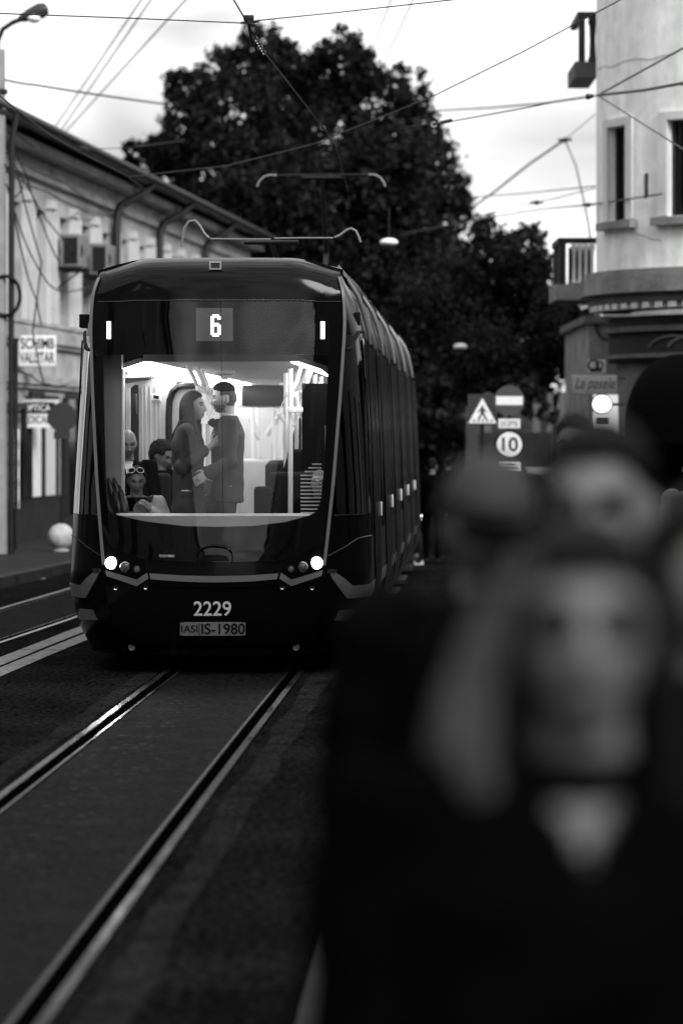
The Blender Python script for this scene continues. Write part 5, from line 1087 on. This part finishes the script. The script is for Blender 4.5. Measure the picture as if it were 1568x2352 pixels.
def person(label, loc, yaw, H, skin, hair='short', hair_m='hair', armL=None, armR=None, legL=None, legR=None, coat=None, shirt=None, trousers='coat', vneck=None, voxel=.0065, head_turn=0.0, head_nod=0.0, head_off=(0, 0, 0), seated=False, smile=False, beard=False, curlL=.35, curlR=.35, coat_len=.86, shoulders=1.0, glasses=False, cap=None, group=None, chin_shade_band=True, palmL=None, palmR=None, bulk=1.0, hairlen=1.2, sleeve=.93, strong=1.0, front_line=.076):
    k = H/1.75; armL = armL or ARM_L; armR = armR or [mir(p) for p in ARM_L]; legL = legL or LEG_L; legR = legR or [mir(p) for p in LEG_L]
    b = MB(); w = shoulders
    tor = [((0, 0, .84), .150, .105), ((0, .005, .95), .162, .115), ((0, 0, 1.08), .138*w, .098), ((0, 0, 1.22), .155*w, .112), ((0, .005, 1.34), .172*w, .112), ((0, .01, 1.41), .150*w, .088), ((0, .012, 1.455), .095, .066), ((0, .01, 1.49), .058, .058)]
    loft(b, tor, 24); limb(b, [(0, .012, 1.42), (0, .0, 1.50), (HC.x+head_off[0]*.6, HC.y+.025+head_off[1]*.6, 1.58)], [.066, .056, .054])
    hm = Matrix.Translation(HC+Vector(head_off)) @ Matrix.Rotation(head_turn, 4, 'Z') @ Matrix.Rotation(head_nod, 4, 'X')
    b.add([hm @ Vector(p) for p in HP], HF, True)
    for sg in (-1, 1): b.ball(hm @ Vector((sg*.073, .014, -.008)), (.011, .020, .032), 12, 10)
    for arm, sd, cl, pn in ((armL, 1, curlL, palmL), (armR, -1, curlR, palmR)):
        limb(b, [(arm[0][0]*w, arm[0][1], arm[0][2]), arm[1], arm[2]], [.052, .040, .027]); limb(b, [(arm[0][0]*w, arm[0][1], arm[0][2]), Vector(arm[0]).lerp(Vector(arm[1]), .4)], [.056, .048])
        dv = Vector(arm[2])-Vector(arm[1]); hand(b, arm[2], dv, pn or (-sd, -.3, 0), cl, sd)
    for leg in (legL, legR):
        limb(b, [leg[0], leg[1], Vector(leg[1]).lerp(Vector(leg[2]), .35), leg[2]], [.088, .056, .055, .038])
        f = Vector(leg[2]); b.tube([f+Vector((0, .05, -.045)), f+Vector((0, -.03, -.04)), f+Vector((0, -.12, -.052)), f+Vector((0, -.17, -.058))], [.034, .040, .034, .02], 12)
    b.v = [tuple(Vector(p)*k) for p in b.v]
    me = remeshed(b, voxel, 1); me.name = 'person'
    c = centers(me)/k; inv = np.array(hm.inverted()); hc = c @ inv[:3, :3].T+inv[:3, 3]
    mats = [M[skin], M['eye'], M['lip'], M['brow'], M[shirt or skin], M[trousers], M['teeth'], M['stubble'], M['rubber'], M['fade']]; idx = np.zeros(len(c), np.int32)
    x, y, z = np.abs(hc[:, 0]), hc[:, 1], hc[:, 2]; face = y < -.045
    idx[face & (((x-(.031 if strong < 1.2 else .037))/(.0145*min(strong, 1.75)))**2+((z-.004)/(.0062*strong))**2 < 1)] = 1  # strong widens the dark eye patches, painting in eye-socket shade
    idx[face & (((x-.034)/(.019*min(strong, 1.3)))**2+((z-.0255)/(.0045*min(strong, 2)))**2 < 1)] = 3
    idx[face & ((x/(.024*min(strong**.5, 1.15)))**2+((z+.070)/(.0115 if strong < 1.2 else .0095))**2 < 1)] = 2
    if smile: idx[face & ((x/.022)**2+((z+.068)/.005)**2 < 1)] = 6
    if beard: idx[(z < -.048) & (z > -.14) & (y < .0) & (idx == 0) & ((x > .025) | (z < -.085) | (z > -.058)) & (np.linalg.norm(hc, axis=1) < .15)] = 7
    if hair == 'fade': idx[(y > -.035) & (z > -.05-.3*np.clip(y, 0, .1)) & (z < .075) & ((x < .068) | (z > .028) | (y > .035)) & (np.linalg.norm(hc, axis=1) < .16) & (z > .012-1.2*np.clip(y+.035, 0, .06))] = 9
    if shirt: idx[(c[:, 2] < 1.475) & (c[:, 2] > .85) & (np.abs(c[:, 0]) < .2) & (z < -.12)] = 4
    low = (c[:, 2] < .93) & (np.abs(c[:, 0]) < .3)
    for arm in (armL, armR): low &= ~((np.linalg.norm(c-np.array(arm[2]), axis=1) < .2) & (np.abs(c[:, 0]) > .185 if abs(arm[2][0]) > .19 else True))
    if shirt:
        for arm in (armL, armR): idx[(idx == 4) & (np.linalg.norm(c-np.array(arm[2]), axis=1) < .15)] = 0
    idx[low] = 5; idx[low & (c[:, 2] < min(legL[2][2], legR[2][2])+.02)] = 8
    for mm in mats: me.materials.append(mm)
    me.polygons.foreach_set('material_index', idx)
    o = bpy.data.objects.new('person', me); COL.objects.link(o); o.location = loc; o.rotation_euler = (0, 0, yaw); tag(o, label, 'person', group)
    def child(me_, name, m): me_.name = name; me_.materials.clear(); me_.materials.append(M[m]); ch = bpy.data.objects.new(name, me_); COL.objects.link(ch); ch.parent = o; return ch
    # hair: a shell outside the scalp, plus falling locks
    if hair:
        ang = -HD[:, 1]; zl = np.where(ang > 0, .02+(front_line-.02)*sstep(.0, .75, ang), .02-.095*sstep(0, .7, -ang))
        if hair == 'fade': zl = .052+.018*sstep(.2, .8, ang)
        th = {'short': .014, 'fade': .013, 'long': .017, 'thin': .005, 'curly': .03, 'bun': .012}[hair]
        dd = sstep(-.008, .012, HP[:, 2]-zl)
        if hair == 'fade': th_ = .004+.017*sstep(.05, .09, HP[:, 2])*(1+.5*sstep(-.2, .9, ang))
        elif hair == 'short': th_ = .006+.014*sstep(.02, .08, HP[:, 2])
        else: th_ = th
        sc = HD*np.array([.074, .096, .118]); nn = sc/np.array([.074**2, .096**2, .118**2]); nn /= np.linalg.norm(nn, axis=1)[:, None]
        P = HP+nn*(np.where(dd > 0, th_*dd, 0)-.014*(1-dd))[:, None]
        hb2 = MB(); hb2.add([(hm @ Vector(p))*k for p in P], HF, True)
        if hair == 'long':
            for sg in (-1, 1):
                for i, a in enumerate(np.linspace(.05, 1.0, 9)):
                    an = math.pi/2*a*1.15-.18; px_, py_ = .079*math.cos(an), .085*math.sin(an)+.0; z1_ = HC.z-.30*hairlen-.05*((i*7) % 3)/3-.0
                    p0 = hm @ Vector((sg*px_*.8, py_*.75, .075)); p1 = hm @ Vector((sg*px_*1.06, py_*1.08, 0.0)); p2 = hm @ Vector((sg*(px_*1.16+.006), py_*1.12, -.11)); p3 = Vector((head_off[0]*.5+sg*(px_*1.35+.01), py_*1.15-.01+(-.04 if a < .35 else .03), z1_+.10)); p4 = p3+Vector((sg*.006, -.01, -.10))
                    hb2.tube([p*k for p in (p0, p1, p2, p3, p4)], [.018*k, .024*k, .027*k, .026*k, .010*k], 8)
            front = [(hm @ Vector((sg*q, -.075+abs(q)*.55, .088-abs(q)*.45))) for sg in (1,) for q in (-.06, -.03, 0)]
        if hair == 'curly':
            rg = random.Random(3)
            for i in range(60):
                a = rg.uniform(0, 6.28); e = rg.uniform(.1, 1.4); q = Vector((.085*math.cos(a)*math.cos(e), .1*math.sin(a)*math.cos(e)+.01, .03+.1*math.sin(e)))
                if q.y < -.05 and q.z < .085: continue
                hb2.ball((hm @ q)*k, rg.uniform(.016, .028)*k, 8, 6)
        child(remeshed(hb2, .006, 2, noise=.0016, nscale=60), 'hair', hair_m)
    if cap:
        cb_ = MB(); zl = np.where(-HD[:, 1] > 0, .045, .015+0*HD[:, 1]); dd = sstep(-.01, .01, HP[:, 2]-zl); sc = HD*np.array([.074, .096, .118]); nn = sc/np.array([.074**2, .096**2, .118**2]); nn /= np.linalg.norm(nn, axis=1)[:, None]
        P = HP+nn*(.020*dd-.016*(1-dd))[:, None]; cb_.add([(hm @ Vector(p))*k for p in P], HF, True); ch = child(remeshed(cb_, .006, 2), 'cap', cap)
        vb = MB(); g_ = []
        for t in np.linspace(0, 1, 6):
            g_.append([(hm @ Vector(((.080-.008*t)*math.sin(a), -.062-.055*math.cos(a)-(.078*t)*math.cos(a*.9), .050-.020*t-.018*(1-math.cos(a)))))*k for a in np.linspace(-1.25, 1.25, 15)])
        vb.slab(g_, (0, 0, -.006)); v_ = vb.build('visor', M['coat'], ch)
    if glasses:
        gb = MB()
        for sg in (-1, 1): gb.tube([(hm @ Vector((sg*.033+.022*math.cos(t), -.103+.1*abs(sg*.033+.022*math.cos(t))*.25, .004+.017*math.sin(t))))*k for t in np.linspace(0, 6.28, 18)[:-1]], .0025, 6, closed=True); gb.tube([(hm @ Vector((sg*.055, -.095, .008)))*k, (hm @ Vector((sg*.078, .0, .006)))*k], .0022, 5)
        gb.tube([(hm @ Vector((-.011, -.107, .008)))*k, (hm @ Vector((.011, -.107, .008)))*k], .0025, 5); gb.build('glasses', M['rubber'], o)
    if coat:
        cb_ = MB(); t = .018*bulk; zl = coat_len
        base = [((0, 0, zl), .185 if not seated else .16, .135), ((0, 0, 1.0), .176, .128)] if zl < 1.0 else [((0, 0, zl), .15*w, .11)]
        loft(cb_, base+[((0, 0, 1.10), .150*w+t, .110+t), ((0, 0, 1.22), .163*w+t, .118+t), ((0, .005, 1.34), .180*w+t, .118+t), ((0, .01, 1.415), .158*w+t, .094+t), ((0, .012, 1.462), .105+t*.6, .075+t*.5), ((0, .010, 1.492), .068+t*.4, .066+t*.4)], 26)
        for arm in (armL, armR):
            a0 = (arm[0][0]*w, arm[0][1], arm[0][2]); e2 = Vector(arm[1]).lerp(Vector(arm[2]), sleeve)
            limb(cb_, [a0, Vector(a0).lerp(Vector(arm[1]), .5), arm[1], e2], [.062+t, .056+t, .052+t*.8, .040+t*.7])
        if zl < .7: loft(cb_, [((0, 0, zl), .21, .17), ((0, 0, .8), .19, .14), ((0, 0, 1.02), .165, .12)], 26)
        cb_.v = [tuple(Vector(p)*k) for p in cb_.v]; cm = remeshed(cb_, .010, 2, noise=.0042*bulk, nscale=7, seed=hash(label) % 7 if False else len(label) % 7)
        if vneck:
            cc_ = centers(cm)/k; zb, hw = vneck; cut = (cc_[:, 1] < .0) & (cc_[:, 2] > zb) & (np.abs(cc_[:, 0]) < hw*(cc_[:, 2]-zb)/(1.49-zb)) | (cc_[:, 2] > 1.49)
            bm = bmesh.new(); bm.from_mesh(cm); bm.faces.ensure_lookup_table(); bmesh.ops.delete(bm, geom=[bm.faces[i] for i in np.nonzero(cut)[0]], context='FACES'); bm.to_mesh(cm); bm.free()
            cm.polygons.foreach_set('use_smooth', np.ones(len(cm.polygons), bool))
        ch = child(cm, 'coat', coat); sm_ = ch.modifiers.new('thickness', 'SOLIDIFY'); sm_.thickness = .006
    return o
# --- the couple inside the cab
fl = .5
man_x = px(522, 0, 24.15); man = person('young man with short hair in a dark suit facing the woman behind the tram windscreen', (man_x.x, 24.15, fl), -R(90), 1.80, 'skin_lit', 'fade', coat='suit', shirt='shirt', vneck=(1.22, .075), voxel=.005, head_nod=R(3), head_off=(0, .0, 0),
 armL=[(.185, .01, 1.42), (.25, .03, 1.13), (.262, -.14, 1.03)], armR=[(-.185, .01, 1.42), (-.225, .02, 1.14), (-.20, -.10, .92)], coat_len=.80, palmL=(-1, 0, -.2), beard=True, trousers='suit')
k_ = 1.80/1.75; cm_ = MB(); cm_.lathe([(.060, -.03), (.066, -.02), (.062, .018), (.056, .02), (.056, -.03)], (0, -.0, 0), 22, closed=False); co_ = cm_.build('shirt_collar', M['shirt'], man); co_.location = (0, .0*k_, 1.487*k_); co_.rotation_euler = (R(-14), 0, 0)
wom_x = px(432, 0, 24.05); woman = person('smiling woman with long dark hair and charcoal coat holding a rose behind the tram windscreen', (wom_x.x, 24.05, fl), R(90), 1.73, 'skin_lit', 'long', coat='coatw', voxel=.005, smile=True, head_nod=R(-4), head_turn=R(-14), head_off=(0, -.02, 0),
 armR=[(-.18, .01, 1.41), (-.22, .04, 1.13), (-.10, -.20, 1.305)], armL=[(.18, .01, 1.41), (.22, .03, 1.14), (.19, -.10, 1.0)], curlR=.75, palmR=(.9, 0, .2), coat_len=.52, sleeve=.70, front_line=.068, hairlen=1.15, trousers='coatw')
rz = px(497, 988, 24.0); rose = empty('rose', tuple(rz), 0, 'dark rose held up between the couple in the tram', 'flower'); rose.scale = (1.3,)*3
b = MB(); bc = px(497, 972, 24.0)-rz
for r_, n_, h_, lift in ((.012, 3, .035, .012), (.022, 4, .045, .004), (.032, 5, .05, -.004), (.040, 6, .045, -.012)):
    for i in range(n_):
        a = 2*math.pi*i/n_+r_*40; c = Vector((math.cos(a), math.sin(a), 0)); s_ = Vector((-c.y, c.x, 0)); P = []
        for q in np.linspace(0, 1, 5):
            row = []
            for t in np.linspace(-1, 1, 5): wq = math.sin(math.pi*(.12+.70*q)); row.append(bc+c*(r_*(.35+.75*q+.25*q*q)-.004*t*t)+s_*(t*r_*1.05*wq)+Vector((0, 0, lift-.03+h_*q-.010*t*t*q)))
            P.append(row)
        b.slab(P, c*.0015)
b.build('bloom', M['petal'], rose)
b = MB(); b.tube([bc+Vector((0, 0, -.02)), bc+Vector((.004, 0, -.08)), bc+Vector((.0, -.01, -.2))], [.006, .004, .0035], 7); b.lathe([(.003, -.05), (.018, -.02), (.022, -.012)], bc, 10); b.build('stem', M['stem'], rose)
# --- passengers at the left of the cab
sit = dict(legL=[(.095, 0, .90), (.12, -.42, .86), (.12, -.40, .46)], legR=[(-.095, 0, .90), (-.12, -.42, .86), (-.12, -.40, .46)], seated=True)
q = px(292, 1012, 24.6); person('bald elderly man in a dark jacket seated beside the cab pillar', (q.x, 24.6, q.z-1.64), R(12), 1.74, 'skin_tan', None, 'hair_grey', coat='coat', shirt='shirt', vneck=(1.3, .05), head_nod=R(14), voxel=.006, **sit)
q = px(313, 1104, 23.95); wst = person('seated woman in a pale jacket with sunglasses on her head, chin on her hand', (q.x, 23.95, q.z-1.50), R(8), 1.62, 'skin', 'bun', coat='denim', shirt='coat', vneck=(1.02, .15), head_nod=R(16), voxel=.0055,
 armL=[(.17, 0, 1.41), (.26, -.10, 1.17), (.10, -.16, 1.37)], armR=[(-.17, .01, 1.41), (-.2, -.1, 1.15), (-.08, -.2, 1.25)], curlL=.8, palmL=(-1, .4, 0), bulk=1.7, **sit)
gr_ = empty('sunglasses', tuple(px(312, 1080, 23.8)), R(8), 'pale rimmed sunglasses pushed up on the seated woman', 'sunglasses')
b = MB()
for sg in (-1, 1): b.tube([(sg*.036+.028*math.cos(t), .01*abs(math.cos(t)), .021*math.sin(t)-.004*sg*math.cos(t)) for t in np.linspace(0, 6.28, 20)[:-1]], .0035, 6, closed=True)
b.tube([(-.008, 0, .006), (.008, 0, .006)], .003, 6); b.build('frame', M['pole'], gr_)
b = MB()
for sg in (-1, 1): b.lathe([(0, -.001), (.021, 0), (.024, .003)], (sg*.036, .004, 0), 16, 'y', False)
b.build('lens', M['pane'], gr_)
q = px(366, 1030, 25.6); person('dark haired passenger seated behind, leaning against the wall panel', (q.x, 25.6, q.z-1.62), R(65), 1.68, 'skin_tan', 'curly', coat='coat', head_nod=R(22), voxel=.007, **sit)
q = px(735, 1100, 24.9); person('older passenger with glasses seated behind the white slatted rack', (q.x, 24.9, q.z-1.60), R(-10), 1.68, 'skin', 'thin', 'hair_grey', coat='coat', glasses=True, voxel=.0065, **sit)
q = px(735, 1045, 26.4); person('dark haired passenger seated at the back by the poles', (q.x, 26.4, q.z-1.62), R(-25), 1.70, 'skin_tan', 'short', coat='coat', voxel=.0075, **sit)
# --- people in front, out of focus
pv = .12
def standing(label, x, y, Y, H0, **kw):
    """eyes at pixel (x, y) at distance Y; the body height follows from the eye height"""
    e = px(x, y, Y); H = (e.z-pv)/1.63*1.75; return person(label, (e.x, Y, pv), kw.pop('yaw', 0), H, **kw)
wn_ = standing('nearest woman, out of focus, with dark hair, one pale lock and an open black coat', 1332, 1442, 3.12, 0, skin='skin', hair='long', coat='coat', vneck=(1.385, .065), voxel=.006, bulk=2.0, strong=3.2, front_line=.056, shoulders=1.08, head_nod=R(-4), hairlen=1.6, coat_len=.6)
k_ = (px(0, 1442, 3.12).z-pv)/1.63; cm_ = MB(); cm_.lathe([(.062, .0), (.082, -.004), (.078, .026), (.064, .03)], (0, 0, 0), 24); co_ = cm_.build('chin_shade_band', M['coat'], wn_); co_.location = (0, .008*k_, 1.458*k_)  # black band added under the chin in place of its shadow
lk = MB(); lp = [px(x, y, 3.06)-wn_.location for x, y in ((1300, 1262), (1215, 1305), (1140, 1390), (1095, 1500), (1068, 1620), (1062, 1720), (1095, 1830), (1125, 1925))]
for dx, dy, s_ in ((0, 0, .7), (.016, .012, .6), (-.010, .006, .6), (.026, .02, .5), (.006, -.006, .5), (-.017, .016, .45)): lk.tube([p+Vector((dx*min(i, 5)/3.2+.004*math.sin(i*2.1+dx*300), dy, .006*math.sin(i+dx*500))) for i, p in enumerate(lp)], [r_*s_ for r_ in (.010, .014, .017, .019, .021, .023, .017, .006)], 10)
lkm = remeshed(lk, .006, 2, noise=.0016, nscale=60); lkm.name = 'hair_lock'; lkm.materials.append(M['hair_pale']); lko = bpy.data.objects.new('hair_lock', lkm); COL.objects.link(lko); lko.parent = wn_; lko['label'] = 'pale hair lock falling beside the face'
standing('out of focus dark haired man in dark clothes just behind the nearest woman', 1378, 1158, 4.4, 0, skin='skin', hair='short', coat='coat', front_line=.07, voxel=.007, bulk=1.1, strong=2.4, head_nod=R(4), head_turn=R(-10), yaw=R(-8), beard=True, shoulders=.95, armR=[(-.18, .01, 1.42), (-.205, .03, 1.13), (-.2, -.05, .88)])
standing('out of focus man in a grey peaked cap and dark jacket, beside the tram', 1118, 1205, 5.2, 0, skin='skin_tan', hair=None, cap='cap', coat='coat', voxel=.007, bulk=1.8, head_nod=R(15), head_turn=R(10), beard=True)
standing('taller dark haired man with glasses further back on the pavement', 1318, 1020, 12.8, 0, skin='skin', hair='short', coat='coat', glasses=True, voxel=.007, head_turn=R(-18))
standing('person with dark hair cut off by the right edge, cheek just showing', 1606, 1325, 4.0, 0, skin='skin', hair='long', coat='coat', voxel=.007, bulk=1.6, yaw=R(22), hairlen=1.3)
standing('person in a pale cap and creased pale jacket at the right edge, in focus', 1590, 1090, 21.5, 0, skin='skin_tan', hair=None, cap='jacket', coat='jacket', voxel=.0065, bulk=1.8, yaw=R(25), armR=[(-.185, .01, 1.42), (-.27, -.03, 1.15), (-.08, -.22, 1.2)])
standing('small dark figure walking past the tram far down the street', 992, 1070, 40, 0, skin='skin_tan', hair='short', coat='coat', voxel=.009, yaw=R(160))
standing('small dark figure on the pavement behind the pedestrian sign', 1030, 1065, 47, 0, skin='skin_tan', hair='short', coat='coat', voxel=.009, yaw=R(185), coat_len=.6)
# --- moped with its lamp on
mo = px(952, 1190, 43.5); r = empty('moped', (mo.x, 43.5, 0), R(4), 'dark moped with its headlight on, beyond the far end of the tram', 'moped')
b = MB()
for yy in (-.55, .65): b = MB(); b.tube([(0, yy+.2*math.cos(t), .25+.2*math.sin(t)) for t in np.linspace(0, 6.28, 22)[:-1]], .05, 8, closed=True); b.build('wheel', M['rubber'], r)
b = MB(); b.tube([(0, -.55, .25), (0, -.42, .6), (0, -.32, .98)], [.06, .1, .06], 10); b.tube([(0, -.32, .45), (0, 0, .3), (0, .35, .5)], [.1, .14, .14], 10); b.bbox((-.14, .1, .62), (.14, .75, .74), .04); b.bbox((-.18, -.46, .35), (.18, -.40, .85), .03); b.build('body', M['blackside'], r)
b = MB(); b.tube([(-.33, -.28, 1.0), (0, -.33, 1.02), (.33, -.28, 1.0)], .018, 8); b.build('handlebar', M['iron'], r)
zl = mo.z; b = MB(); b.lathe([(0, -.49), (.07, -.485), (.09, -.44)], (0, 0, zl), 20, 'y', False); b.build('headlight', M['bulb'], r)
